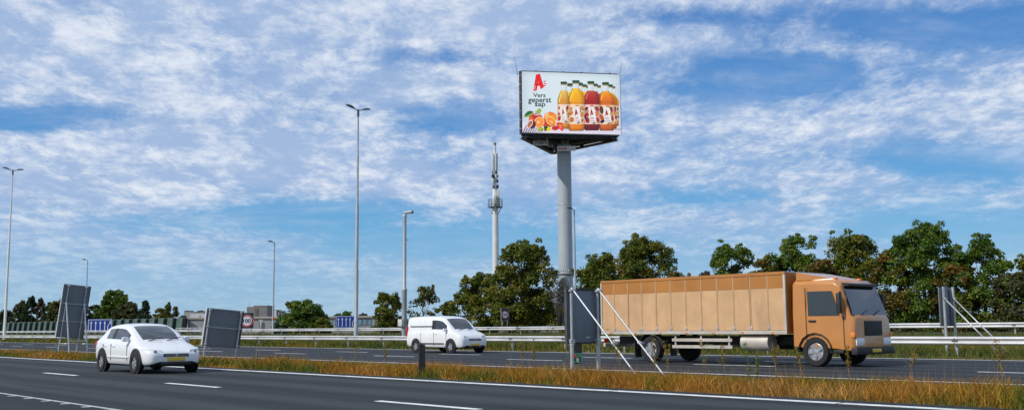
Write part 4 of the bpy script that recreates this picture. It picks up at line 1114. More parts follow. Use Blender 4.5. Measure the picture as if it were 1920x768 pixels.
def arrow_sign(x0, x1, y0, y1, p, label, rz, cut=False):
    xc = (x0 + x1) / 2; t = t_of(xc, p); D = dist(xc, p); z0 = gz(p)
    W = (x1 - x0) / F * D / math.cos(abs(-YAW - rz)); H = (y1 - y0) / F * D; zc = hgt(xc, (y0 + y1) / 2, D) - z0
    g = thing('lane_sign', label, 'road sign', (p, t, z0), rz, 'blue lane arrow signs')
    b = front_plate(g, W, H, zc, 0, 'sign_blue', 'board')
    f = MB(); e = .035 * H
    f.box((-W / 2 + e, -.008, zc + H / 2 - 2 * e), (W / 2 - e, -.002, zc + H / 2 - e)); f.box((-W / 2 + e, -.008, zc - H / 2 + e), (W / 2 - e, -.002, zc - H / 2 + 2 * e))
    f.box((-W / 2 + e, -.008, zc - H / 2 + 2 * e + .001), (-W / 2 + 2 * e, -.002, zc + H / 2 - 2 * e - .001)); f.box((W / 2 - 2 * e, -.008, zc - H / 2 + 2 * e + .001), (W / 2 - e, -.002, zc + H / 2 - 2 * e - .001))
    f.build('border', 'sign_white', b)
    zl, zh = zc - H * .36, zc + H * .36; s = W * .017
    for i in range(4):
        u = -W * .36 + i * W * .185
        a = MB(); a.box((u - s, -.012, zl), (u + s, -.004, zh - H * .12)); a.prism([(u - s * 3.2, zh - H * .2), (u, zh), (u + s * 3.2, zh - H * .2), (u, zh - H * .13)], -.016, -.0125, 1); a.build('arrow', 'sign_white', b)
    u = W * .32; a = MB(); a.box((u - s, -.012, zl), (u + s, -.004, zc - H * .02))
    a.prism([(u - s, zc - H * .016), (u + s, zc - H * .016), (u + W * .10, zh - H * .15), (u + W * .085, zh - H * .10)], -.012, -.004, 1)
    a.prism([(u + W * .05, zh - H * .03), (u + W * .125, zh), (u + W * .12, zh - H * .26), (u + W * .09, zh - H * .13)], -.016, -.0125, 1); a.build('arrow', 'sign_white', b)
    for q in (-.3, .3):
        l = MB(); l.tube((W * q, .1, -.2), (W * q, .1, zc + H * .45), .06, n=8); l.build('leg', 'galvanised', g)
arrow_sign(165.5, 208.5, 597.5, 623, 62.0, 'blue lane sign with four straight arrows right of the tall slanted sign back', CAMZ + .15)
arrow_sign(630, 667, 591.5, 614.5, 62.0, 'blue lane sign with white arrows partly hidden by the tall lamp post', CAMZ + .3)

def marker_post(x, p, y0, label, w=.16, h=None):
    t = t_of(x, p); z0 = gz(p); H = z_of(x, y0, p) - z0
    g = thing('marker_post', label, 'marker post', (p, t, z0), CAMZ + .3, 'black roadside marker posts')
    m = MB(); m.prism([(-w / 2, -.2), (w / 2, -.2), (w / 2, H - .03), (-w / 2, H)], -.05, .05, 1); m.build('post', 'sign_black', g)
    q = MB(); q.box((-w * .3, .052, H - .26), (w * .3, .058, H - .14)); q.build('reflector', 'lens_white', g)
    c = MB(); c.prism([(-w / 2 - .008, H + .002), (w / 2 + .008, H - .028), (w / 2 + .008, H - .008), (-w / 2 - .008, H + .022)], -.058, .058, 1); c.build('cap', 'frame_grey', g)
marker_post(791, 16.1, 645, 'slim black marker post standing alone in the grass median')
def dark_board():
    x, p = 1636, 38.2; t = t_of(x, p); z0 = gz(p); D = dist(x, p); W = 13.5 / F * D
    zt, zb = z_of(x, 598, p) - z0, z_of(x, 627, p) - z0
    g = thing('marker_board', 'small dark board on a short post above the near guard rail', 'marker board', (p, t, z0), CAMZ + .1)
    m = MB(); m.box((-W / 2, 0, zb), (W / 2, .05, zt), bev=.01); m.build('board', 'sign_black', g)
    l = MB(); l.tube((0, .08, -.2), (0, .08, zt - .05), .04, n=8); l.build('post', 'galvanised', g)
dark_board()
def hectometre():
    x, p = 1079.5, 19.2; t = t_of(x, p); z0 = gz(p); D = dist(x, p); k = D / F
    g = thing('kilometre_sign', 'dark narrow board with green Re 0 plate below the propped grey sign', 'kilometre sign', (p, t, z0), CAMZ + .05)
    zt, zb = z_of(x, 630, p) - z0, z_of(x, 681, p) - z0
    m = MB(); m.box((-12.5 * k, .03, zb), (11.2 * k, .09, zt)); m.build('board', 'sign_black', g)
    W0, W1 = -10.7 * k, 11.6 * k; z1, z2 = z_of(x, 679.5, p) - z0, z_of(x, 661, p) - z0; h = z2 - z1; w = W1 - W0
    q = MB(); q.box((W0, 0, z1), (W1, .027, z2), bev=.006); pl = q.build('plate', 'sign_green', g)
    e = .012
    f = MB()
    f.box((W0 + e, -.004, z2 - 2 * e), (W1 - e, .002, z2 - e)); f.box((W0 + e, -.004, z1 + e), (W1 - e, .002, z1 + 2 * e)); f.box((W0 + e, -.004, z1 + 2 * e + .001), (W0 + 2 * e, .002, z2 - 2 * e - .001)); f.box((W1 - 2 * e, -.004, z1 + 2 * e + .001), (W1 - e, .002, z2 - 2 * e - .001))
    f.build('border', 'plate_green', pl)
    r = MB(); r.box((W0 + w * .14, -.006, z1 + h * .56), (W0 + w * .50, .001, z1 + h * .82)); r.build('red_field', 'sign_red', pl)
    pf = lambda a, c: (a, -.008, c)
    tx = MB(); add_text(tx, 'Re', W0 + w * .63, W0 + w * .87, z1 + h * .60, z1 + h * .82, pf, bold=.01); tx.build('lettering', 'plate_green', pl)
    tx = MB(); add_text(tx, '0', W0 + w * .50, W0 + w * .68, z1 + h * .14, z1 + h * .48, pf, bold=.0); tx.build('numeral', 'sign_white', pl)
    l = MB(); l.tube((0, .12, -.25), (0, .12, zt - .1), .04, n=8); l.build('post', 'galvanised', g)
mat('plate_green', (0.10, 0.36, 0.27), 0.4, 0, .05, 3)
hectometre()

# ================================================================ VEHICLES (at rest, nose towards -Y)
def wheel(g, x, y, r, w, side, rimname='rim'):
    """side = -1 for the wheel on the -x side"""
    X = Matrix.Translation((x, y, r)) @ Matrix.Rotation(PI / 2 * side, 4, 'Y')
    m = MB(); m.lathe([(r * .62, -w / 2), (r * .93, -w / 2), (r, -w * .35), (r, w * .35), (r * .93, w / 2), (r * .62, w / 2), (r * .60, w * .3), (r * .60, -w * .3)], 24, X=X); wo = m.build('wheel', 'tyre', g)
    q = MB(); q.lathe([(r * .60, -w * .3), (r * .62, w * .36), (r * .55, w * .40), (r * .50, w * .22), (r * .2, w * .26), (r * .16, w * .38), (r * .05, w * .40)], 24, X=X)
    for i in range(5):
        a = 2 * PI * i / 5; q.box((-.045 * r / .3, r * .16, w * .24), (.045 * r / .3, r * .57, w * .37), X=X @ Matrix.Rotation(a, 4, 'Z'))
    q.build('rim', 'rim', wo)
    return wo
def split_by_material(name_mats, mb, g, mods=2):
    """subdivide one closed skin, then lift each material off as a part of its own"""
    me = bpy.data.meshes.new('skin'); me.from_pydata(mb.v, [], mb.f)
    me.polygons.foreach_set('material_index', mb.m)
    bm = bmesh.new(); bm.from_mesh(me); bmesh.ops.remove_doubles(bm, verts=bm.verts, dist=1e-4); bmesh.ops.recalc_face_normals(bm, faces=bm.faces); bm.to_mesh(me); bm.free()
    for k in range(len(name_mats)): me.materials.append(MAT[name_mats[k][1]])
    o = bpy.data.objects.new('skin', me); COL.objects.link(o)
    md = o.modifiers.new('s', 'SUBSURF'); md.levels = md.render_levels = mods
    ev = bpy.data.meshes.new_from_object(o.evaluated_get(bpy.context.evaluated_depsgraph_get()))
    bpy.data.objects.remove(o); bpy.data.meshes.remove(me)
    out = []
    for k, (nm, mt) in enumerate(name_mats):
        bm = bmesh.new(); bm.from_mesh(ev)
        bmesh.ops.delete(bm, geom=[f for f in bm.faces if f.material_index != k], context='FACES')
        todo = set(bm.faces); groups = []
        while todo:
            st = [todo.pop()]; grp = [st[0]]
            while st:
                f = st.pop()
                for e in f.edges:
                    for h in e.link_faces:
                        if h in todo: todo.discard(h); st.append(h); grp.append(h)
            groups.append(grp)
        for grp in groups:
            vs = {}; fs = []
            for f in grp: fs.append([vs.setdefault(l.vert, len(vs)) for l in f.loops])
            m2 = bpy.data.meshes.new(nm); m2.from_pydata([tuple(v.co) for v in vs], [], fs); m2.materials.append(MAT[mt])
            m2.polygons.foreach_set('use_smooth', [True] * len(fs)); m2.update()
            q = bpy.data.objects.new(nm, m2); COL.objects.link(q); q.parent = g; out.append(q)
        bm.free()
    return out

def car(loc, label, name, van=False, m_='car_white'):
    g = thing(name, label, 'van' if van else 'car', loc)
    # stations along the body: y, half width, sill z, belt z, roof half width, roof z, windscreen/roof flag
    if not van:
        L, hw = 4.14, .89
        st = [(0.0, .60, .31, .50, None, .55), (.05, .72, .23, .585, None, .63), (.20, .82, .20, .67, None, .715), (.52, .872, .19, .755, None, .82), (.92, .885, .19, .83, None, .915), (1.04, .887, .19, .86, None, .955),
              (1.46, .89, .19, .885, .70, 1.21), (1.95, .89, .19, .905, .615, 1.415), (2.15, .89, .19, .91, .61, 1.452), (2.62, .89, .19, .92, .615, 1.468), (2.72, .89, .19, .922, .615, 1.466), (3.28, .89, .20, .945, .595, 1.43), (3.62, .88, .21, .955, .575, 1.385), (3.98, .855, .24, .965, None, 1.02), (4.09, .82, .28, .88, None, .90), (4.14, .74, .34, .66, None, .68)]
        side = {6, 7, 8, 10}; dark = {9}; screen = {5, 6}; rear = {12}
    else:
        L, hw = 4.42, .93
        st = [(0.0, .66, .32, .62, None, .68), (.05, .78, .25, .72, None, .78), (.18, .87, .22, .85, None, .91), (.42, .915, .21, .95, None, 1.02), (.70, .925, .21, 1.01, None, 1.10), (.80, .93, .21, 1.03, None, 1.14),
              (1.14, .93, .21, 1.05, .77, 1.46), (1.50, .93, .21, 1.06, .72, 1.73), (1.72, .93, .21, 1.06, .73, 1.80), (2.05, .93, .21, 1.06, .74, 1.83), (2.15, .93, .21, 1.06, .745, 1.835), (3.3, .93, .22, 1.06, .75, 1.85), (4.28, .925, .24, 1.06, .74, 1.83), (4.38, .91, .28, 1.06, .72, 1.79), (4.42, .86, .32, 1.05, .68, 1.70)]
        side = {6, 7, 8}; dark = {9}; screen = {5, 6}; rear = set()
    rings = []
    for (y, w, zs, zb, wr, zr) in st:
        pr = [(w * .72, zs), (w * .955, zs + .035), (w * .995, zs + (zb - zs) * .38), (w, zs + (zb - zs) * .72), (w * .975, zb - .035), (w * .935, zb)]
        if wr is None: pr += [(w * .84, zb + (zr - zb) * .35), (w * .70, zb + (zr - zb) * .68), (0, zr)]
        else: pr += [(wr * 1.10, zb + (zr - zb) * .82), (wr * .965, zb + (zr - zb) * .955), (0, zr)]
        rings.append([(-a, y, b) for a, b in pr] + [(a, y, b) for a, b in reversed(pr[:-1])])
    n = len(rings[0]); mb = MB(); vs = [q for r in rings for q in r]; fs = []; mi = []
    for i in range(len(rings) - 1):
        for k in range(n):
            fs.append((i * n + k, i * n + (k + 1) % n, (i + 1) * n + (k + 1) % n, (i + 1) * n + k))
            h = k if k <= 7 else n - 2 - k      # mirrored index of the strip
            m = 0
            if h == 5 and i in side: m = 1
            if h == 5 and i in dark: m = 2
            if h == 7 and (i in screen or i in rear): m = 1
            if k == n - 1 or h == 0: m = 2      # floor and lower sill
            mi.append(m)
    for f, m in zip(fs, mi): mb.f.append(f); mb.m.append(m)
    mb.v = vs; mb.f += [tuple(range(n - 1, -1, -1)), tuple(range((len(rings) - 1) * n, len(rings) * n))]; mb.m += [0, 0]
    split_by_material([('body', m_), ('window', 'car_glass'), ('trim', 'trim_black')], mb, g)
    belt = .88 if not van else 1.03
    for s in (-1, 1):
        for yy in ((.80, L - .78) if not van else (.78, L - .86)):
            X = Matrix.Translation((s * (hw - .022), yy, .335)) @ Matrix.Rotation(PI / 2 * s, 4, 'Y')
            ar = MB(); ar.lathe([(.385, -.02), (.39, .026), (.365, .034), (.30, .030), (.05, .026)], 32, X=X); ar.build('wheel_arch', 'trim_black', g)
            wheel(g, s * (hw - .070), yy, .312, .21, s)
        mi_ = MB(); y0 = 1.36 if not van else 1.08
        mi_.box((s * (hw + .05) - .10, y0, belt + .03), (s * (hw + .05) + .09, y0 + .13, belt + .17), bev=.045); mo = mi_.build('mirror', m_, g)
        q = MB(); q.box((s * (hw + .05) - .08, y0 + .131, belt + .05), (s * (hw + .05) + .07, y0 + .137, belt + .15)); q.build('mirror_glass', 'car_glass', mo)
        zz = .635 if not van else .80
        hl = MB(); hl.loft([[(s * .42, .045, zz - .05), (s * .42, .075, zz + .035), (s * .40, .18, zz + .03), (s * .40, .18, zz - .05)], [(s * .66, .095, zz - .065), (s * .66, .15, zz + .06), (s * .62, .28, zz + .04), (s * .62, .28, zz - .05)], [(s * (hw - .10), .235, zz - .04), (s * (hw - .09), .31, zz + .085), (s * .72, .44, zz + .07), (s * .72, .40, zz - .03)], [(s * (hw - .028), .43, zz + .02), (s * (hw - .03), .50, zz + .10), (s * .78, .55, zz + .09), (s * .78, .52, zz + .02)]]); ho = hl.build('headlight', 'lens_white', g)
        bz = MB(); bz.tube((s * .60, .055, zz - .005), (s * .60, .09, zz - .005), .045, n=14); bz.build('bulb_housing', 'rim', ho)
        fg = MB(); fg.tube((s * .58, .03, .36), (s * .58, .12, .36), .048, n=14); fg.build('fog_lamp', 'lens_white', g)
        tl = MB()
        if van: tl.box((s * .86 - .07, L - .12, .80), (s * .86 + .06, L - .005, 1.30), bev=.03)
        else: tl.box((s * .74 - .10, L - .20, .70), (s * .74 + .10, L - .03, .92), bev=.04)
        tl.build('tail_light', 'lens_red', g)
        for y in ((1.42, 2.66, 3.3) if not van else (1.12, 2.10, 3.15)):
            dl = MB(); dl.box((s * (hw - .004) - .010, y - .006, .36), (s * (hw - .004) + .0055, y + .006, belt - .04)); dl.build('door_gap', 'trim_black', g)
        for y in ((2.48, 3.14) if not van else (1.95,)):
            dh = MB(); dh.box((s * (hw - .002) - .02, y - .10, belt - .12), (s * (hw - .002) + .018, y + .08, belt - .09), bev=.008); dh.build('handle', m_, g)
        mo_ = MB(); mo_.box((s * (hw + .002) - .012, 1.30, .44), (s * (hw + .002) + .010, L - 1.22, .49), bev=.008); mo_.build('side_moulding', 'trim_black' if van else m_, g)
        if van:
            rl = MB(); rl.box((s * (hw - .035) - .012, 2.2, 1.30), (s * (hw - .035) + .012, 4.1, 1.33), bev=.006); rl.build('slide_rail', 'trim_black', g)
    gr = MB(); z0 = .475 if not van else .60
    gr.box((-.38, -.006, z0), (.38, .07, z0 + .095), bev=.02); go = gr.build('grille', 'trim_black', g)
    for i in range(3):
        s_ = MB(); s_.box((-.34, -.016, z0 + .018 + i * .026), (.34, -.004, z0 + .026 + i * .026)); s_.build('slat', 'rim', go)
    bd = MB(); bd.tube((0, -.02, z0 + .05), (0, 0, z0 + .05), .04, n=16); bd.build('badge', 'rim', go)
    lg = MB(); lg.box((-.46, .0, .245), (.46, .12, .345), bev=.025); lg.build('lower_intake', 'trim_black', g)
    pl = MB(); pl.box((-.26, -.022, .365), (.26, .01, .465), bev=.006); pl.build('number_plate', 'plate_yellow', g)
    for s in (-.42, .12):
        wi = MB(); yb, zb_ = (1.00, .955) if not van else (.76, 1.135); wi.tube((s, yb, zb_ - .02), (s + .46, yb + .08, zb_ + .075), .012, n=5); wi.build('wiper', 'trim_black', g)
    an = MB(); an.tube((0, 3.1 if not van else 1.9, 1.44 if not van else 1.81), (0, 3.3 if not van else 2.1, 1.62 if not van else 2.0), .008, .004, 5); an.build('aerial', 'trim_black', g)
    return g
car((12.5, t_of(277, 12.5) - 2.1, 0), 'white hatchback driving in the near carriageway between the two leaning sign backs', 'passenger_car')
car((31.7, t_of(838, 31.7) - 2.2, 0), 'white delivery van on the middle carriageway below the camera pole', 'delivery_van', van=True)

mat('truck_strap', (0.44, 0.27, 0.14), 0.6, 0, .1, 4)
def truck():
    pc = 27.95; tf, tr = t_of(1598, 26.75), t_of(1128, 26.75)
    L = tr - tf
    g = thing('box_truck', 'orange box truck with a tan side on the middle carriageway, right of propped sign', 'truck', (pc, tf, 0))
    cw_x = .95; hw = 1.2; zt = 2.86; zb = .98; yb0 = 2.15
    # cargo box: lower tan side sheets, upper orange band
    m = MB(); m.box((-hw + .03, yb0 + .03, zb), (hw - .03, L - .03, zt - .03)); bx = m.build('cargo_box', 'truck_tan', g)
    zs = 2.36
    n = 6; pl_ = (L - yb0 - .12) / n
    for s in (-1, 1):
        for i in range(n):
            q = MB(); q.box((s * (hw - .012) - .012, yb0 + .06 + i * pl_ + .008, zb + .10), (s * (hw - .012) + .012, yb0 + .06 + (i + 1) * pl_ - .008, zs)); q.build('side_panel', 'truck_tan', bx)
            q = MB(); q.box((s * (hw - .008) - .012, yb0 + .06 + i * pl_ + .004, zs + .006), (s * (hw - .008) + .012, yb0 + .06 + (i + 1) * pl_ - .004, zt - .10)); q.build('top_panel', 'truck_orange', bx)
        for z0_, z1_, mt in ((zb - .02, zb + .09, 'truck_rail'), (zt - .09, zt, 'truck_orange')):
            q = MB(); q.box((s * hw - .022, yb0, z0_), (s * hw + .022, L, z1_)); q.build('edge_rail', mt, bx)
        for y in (yb0 + .03, L - .03):
            q = MB(); q.box((s * hw - .03, y - .035, zb + .092), (s * hw + .03, y + .035, zt - .092)); q.build('corner_post', 'truck_rail', bx)
        for i in range(7):
            y = yb0 + .5 + i * (L - yb0 - 1) / 6; q = MB(); q.box((s * (hw + .028) - .006, y - .05, zb + .0), (s * (hw + .028) + .006, y + .05, zb + .05)); q.build('side_lamp', 'lens_amber', bx)
    for s in (-1, 1):
        k = int((L - yb0) / .62)
        for i in range(1, k):
            y = yb0 + i * (L - yb0) / k
            q = MB(); q.box((s * (hw + .006) - .004, y - .022, zb + .16), (s * (hw + .006) + .004, y + .022, zt - .10)); so_ = q.build('strap', 'truck_strap', bx)
            q = MB(); q.box((s * (hw + .012) - .010, y - .035, zb + .10), (s * (hw + .012) + .012, y + .035, zb + .22), bev=.008); q.build('buckle', 'galvanised', bx)
    q = MB(); q.box((-hw + .02, yb0, zt - .028), (hw - .02, L, zt + .004)); q.build('box_roof', 'truck_rail', bx)
    q = MB(); q.box((-hw + .02, yb0 - .002, zb + .0), (hw - .02, yb0 + .026, zt - .03)); q.build('headboard', 'truck_orange', bx)
    for s in (-1, 1):
        q = MB(); q.box((s * .58 - .55, L - .02, zb + .1), (s * .58 + .55, L + .03, zt - .12)); q.build('rear_door', 'truck_tan', bx)
    # chassis
    for s in (-1, 1):
        q = MB(); q.box((s * .42 - .05, .7, .62), (s * .42 + .05, L - .2, .88)); q.build('chassis_beam', 'truck_frame', g)
        q = MB()
        for z in (.50, .72): q.box((s * (hw - .06) - .02, 4.2, z), (s * (hw - .06) + .02, L - 3.15, z + .10))
        for y in (4.3, (4.2 + L - 3.15) / 2, L - 3.3): q.box((s * (hw - .09) - .02, y, .48), (s * (hw - .085) + .02, y + .06, zb))
        q.build('side_guard', 'truck_rail', g)
        for y, r in ((1.25, .44), (L - 2.2, .44)):
            wheel(g, s * (hw - .17), y, r, .28, s)
            fd = MB(); ring = []
            for k in range(9):
                a = PI * (k / 8); ring.append((math.cos(a), math.sin(a)))
            fd.add([(s * (hw - .34), y + .56 * c, r + .56 * v) for c, v in ring] + [(s * (hw - .005), y + .56 * c, r + .56 * v) for c, v in ring], [(i, i + 1, 10 + i, 9 + i) for i in range(8)], smooth=True); fo = fd.build('mudguard', 'trim_black', g)
            so = fo.modifiers.new('t', 'SOLIDIFY'); so.thickness = .02
    q = MB(); q.tube((-hw + .32, 2.9, .70), (-hw + .32, 3.9, .70), .27, n=16); q.build('fuel_tank', 'truck_rail', g)
    q = MB(); q.box((hw - .65, 2.7, .45), (hw - .08, 3.6, .92), bev=.04); q.build('battery_box', 'truck_frame', g)
    q = MB(); q.box((-hw + .05, L - .12, .50), (hw - .05, L - .02, .64), bev=.02); q.build('rear_bumper', 'truck_rail', g)
    for s in (-1, 1):
        q = MB(); q.box((s * .98 - .18, L - 1.52, .16), (s * .98 + .18, L - 1.50, .72)); q.build('mud_flap', 'trim_black', g)
        q = MB(); q.box((s * .70 - .07, .70, 2.565), (s * .70 + .07, .80, 2.63), bev=.02); q.build('marker_lamp', 'lens_amber', g)
    q = MB(); q.tube((cw_x, 2.06, .9), (cw_x, 2.06, 2.5), .07, n=10); q.build('air_intake', 'trim_black', g)
    for s in (-1, 1):
        q = MB(); q.box((s * .85 - .22, L - .02, .67), (s * .85 + .22, L + .03, .80), bev=.01); q.build('tail_light', 'lens_red', g)
    # cab
    cw = 1.13
    def ring(y, z0_, z1_, w):
        return [(-w, y, z0_), (-w * 1.0, y, z0_ + (z1_ - z0_) * .5), (-w * .95, y, z1_ - .10), (-w * .82, y, z1_), (w * .82, y, z1_), (w * .95, y, z1_ - .10), (w, y, z0_ + (z1_ - z0_) * .5), (w, y, z0_)]
    m = MB(); m.loft([ring(0.0, .50, 1.42, cw * .93), ring(.05, .48, 1.50, cw * .98), ring(.12, .48, 1.55, cw), ring(.42, .50, 2.42, cw), ring(.60, .52, 2.56, cw), ring(1.95, .56, 2.58, cw), ring(2.0, .58, 2.54, cw * .98)]); cb = m.build('cab', 'truck_cab', g); bvm = cb.modifiers.new('b', 'BEVEL'); bvm.width = .05; bvm.segments = 3; bvm.limit_method = 'ANGLE'; bvm.angle_limit = .5
    ws = MB(); ws.add([(-cw * .90, .055, 1.50), (cw * .90, .055, 1.50), (cw * .84, .35, 2.34), (-cw * .84, .35, 2.34), (-cw * .90, .15, 1.50), (cw * .90, .15, 1.50), (cw * .84, .47, 2.34), (-cw * .84, .47, 2.34)], [(0, 1, 2, 3), (4, 7, 6, 5), (0, 4, 5, 1), (1, 5, 6, 2), (2, 6, 7, 3), (3, 7, 4, 0)]); ws.build('windscreen', 'car_glass', g)
    for s in (-1, 1):
        q = MB(); q.prism([(.42, 1.50), (1.45, 1.50), (1.45, 2.22), (.66, 2.22)], s * (cw + .004) - .012, s * (cw + .004) + .008, 0); q.build('side_window', 'car_glass', g)
        q = MB()
        q.box((s * (cw + .006) - .008, .30, .62), (s * (cw + .006) + .004, .318, 1.48)); q.box((s * (cw + .006) - .008, 1.52, .62), (s * (cw + .006) + .004, 1.538, 2.34)); q.build('door_gap', 'trim_black', g)
        q = MB(); q.box((s * (cw + .02) - .02, 1.2, 1.32), (s * (cw + .02) + .02, 1.44, 1.37), bev=.01); q.build('handle', 'trim_black', g)
        q = MB(); q.box((s * (cw + .16) - .07, .28, 1.55), (s * (cw + .16) + .07, .40, 2.15), bev=.03); mo = q.build('mirror', 'trim_black', g)
        q = MB(); q.tube((s * cw * .96, .40, 2.2), (s * (cw + .16), .36, 2.1), .02, n=6); q.build('mirror_arm', 'trim_black', mo)
        q = MB(); q.box((s * .80 - .24, -.03, .62), (s * .80 + .22, .10, .84), bev=.03); q.build('headlight', 'lens_white', g)
        q = MB(); q.box((s * 1.07 - .06, -.02, .86), (s * 1.07 + .05, .12, 1.0), bev=.02); q.build('indicator', 'lens_amber', g)
        q = MB(); q.box((s * (cw - .08) - .08, .35, .40), (s * (cw - .08) + .08, .80, .50), bev=.02); q.build('step', 'trim_black', g)
    q = MB(); q.box((-cw, -.08, .36), (cw, .12, .58), bev=.04); q.build('bumper', 'trim_black', g)
    q = MB(); q.box((-.52, -.02, .90), (.52, .05, 1.34), bev=.02); gr = q.build('grille', 'trim_black', g)
    for i in range(5):
        q = MB(); q.box((-.48, -.04, .95 + i * .08), (.48, -.015, .975 + i * .08)); q.build('slat', 'truck_frame', gr)
    q = MB(); q.box((-.26, -.10, .42), (.26, -.075, .52), bev=.004); q.build('number_plate', 'plate_yellow', g)
    q = MB(); q.loft([[(-.8, .75, 2.57), (.8, .75, 2.57), (.8, .80, 2.60), (-.8, .80, 2.60)], [(-.95, 1.4, 2.57), (.95, 1.4, 2.57), (.95, 1.4, 2.72), (-.95, 1.4, 2.72)], [(-.98, 1.9, 2.57), (.98, 1.9, 2.57), (.98, 1.9, 2.82), (-.98, 1.9, 2.82)]], smooth=False); q.build('wind_deflector', 'truck_cab', g)
    q = MB(); q.prism([(.22, 2.36), (.50, 2.36), (.56, 2.48), (.22, 2.42)], -.9, .9, 0); q.build('sun_visor', 'trim_black', g)
    q = MB()
    for s in (-.6, .15): q.tube((s, .045, 1.50), (s + .5, .10, 1.66), .014, n=5)
    q.build('wiper', 'trim_black', g)
truck()
# ================================================================ VEGETATION
def mesh_from(name, v, f3, cols, m, parent=None, smooth=False):
    """numpy triangles + colour per vertex"""
    me = bpy.data.meshes.new(name)
    me.vertices.add(len(v)); me.vertices.foreach_set('co', v.astype(np.float32).ravel())
    me.loops.add(f3.size); me.loops.foreach_set('vertex_index', f3.astype(np.int32).ravel())
    me.polygons.add(len(f3)); me.polygons.foreach_set('loop_start', np.arange(0, f3.size, 3, dtype=np.int32)); me.polygons.foreach_set('loop_total', np.full(len(f3), 3, dtype=np.int32))
    at = me.color_attributes.new('ink', 'FLOAT_COLOR', 'POINT')
    c4 = np.ones((len(v), 4), np.float32); c4[:, :3] = cols; at.data.foreach_set('color', c4.ravel())
    me.materials.append(MAT[m]); me.update(calc_edges=True)
    o = bpy.data.objects.new(name, me); COL.objects.link(o)
    if parent is not None: o.parent = parent
    return o
def unit(a): return a / np.maximum(1e-9, np.linalg.norm(a, axis=-1, keepdims=True))

def make_leaves(R, cen, rad, per, size, pal, flat=0.85):
    """leaf sprays spread through rounded clumps; each leaf is a kite of two triangles bent at its midrib"""
    N = len(cen) * per
    ci = np.repeat(np.arange(len(cen)), per)
    d = unit(R.normal(size=(N, 3))); d[:, 2] = np.where(d[:, 2] < -0.6, -d[:, 2] * .6, d[:, 2])
    d = unit(d); rr = R.uniform(.25, 1.12, N) ** .6
    pos = cen[ci] + d * (rad[ci] * rr)[:, None] * np.array([1, 1, flat])
    nrm = unit(d * .7 + R.normal(size=(N, 3)) * .55 + np.array([0, 0, .35]))
    t = unit(np.cross(nrm, unit(R.normal(size=(N, 3))))); b = np.cross(nrm, t)
    s = size * R.uniform(.6, 1.35, N)
    tip = pos + t * s[:, None]; tail = pos - t * (s * .8)[:, None]
    drop = np.array([0, 0, -1.0]) * (s * .18)[:, None]
    l = pos + b * (s * .48)[:, None] + drop; r = pos - b * (s * .48)[:, None] + drop
    v = np.stack([tail, l, tip, r], 1).reshape(-1, 3)
    k = np.arange(N)[:, None] * 4
    f = np.concatenate([k + np.array([[0, 1, 2]]), k + np.array([[0, 2, 3]])], 0)
    pal = np.array(pal); clump = R.uniform(0, 1, len(cen)); w = np.clip(clump[ci] * .75 + R.normal(0, .22, N), 0, 1)
    x = w * (len(pal) - 1); i0 = np.minimum(x.astype(int), len(pal) - 2); fr = (x - i0)[:, None]
    c = pal[i0] * (1 - fr) + pal[i0 + 1] * fr
    c = c * R.uniform(.72, 1.28, N)[:, None]
    return v, f, np.repeat(c, 4, 0)

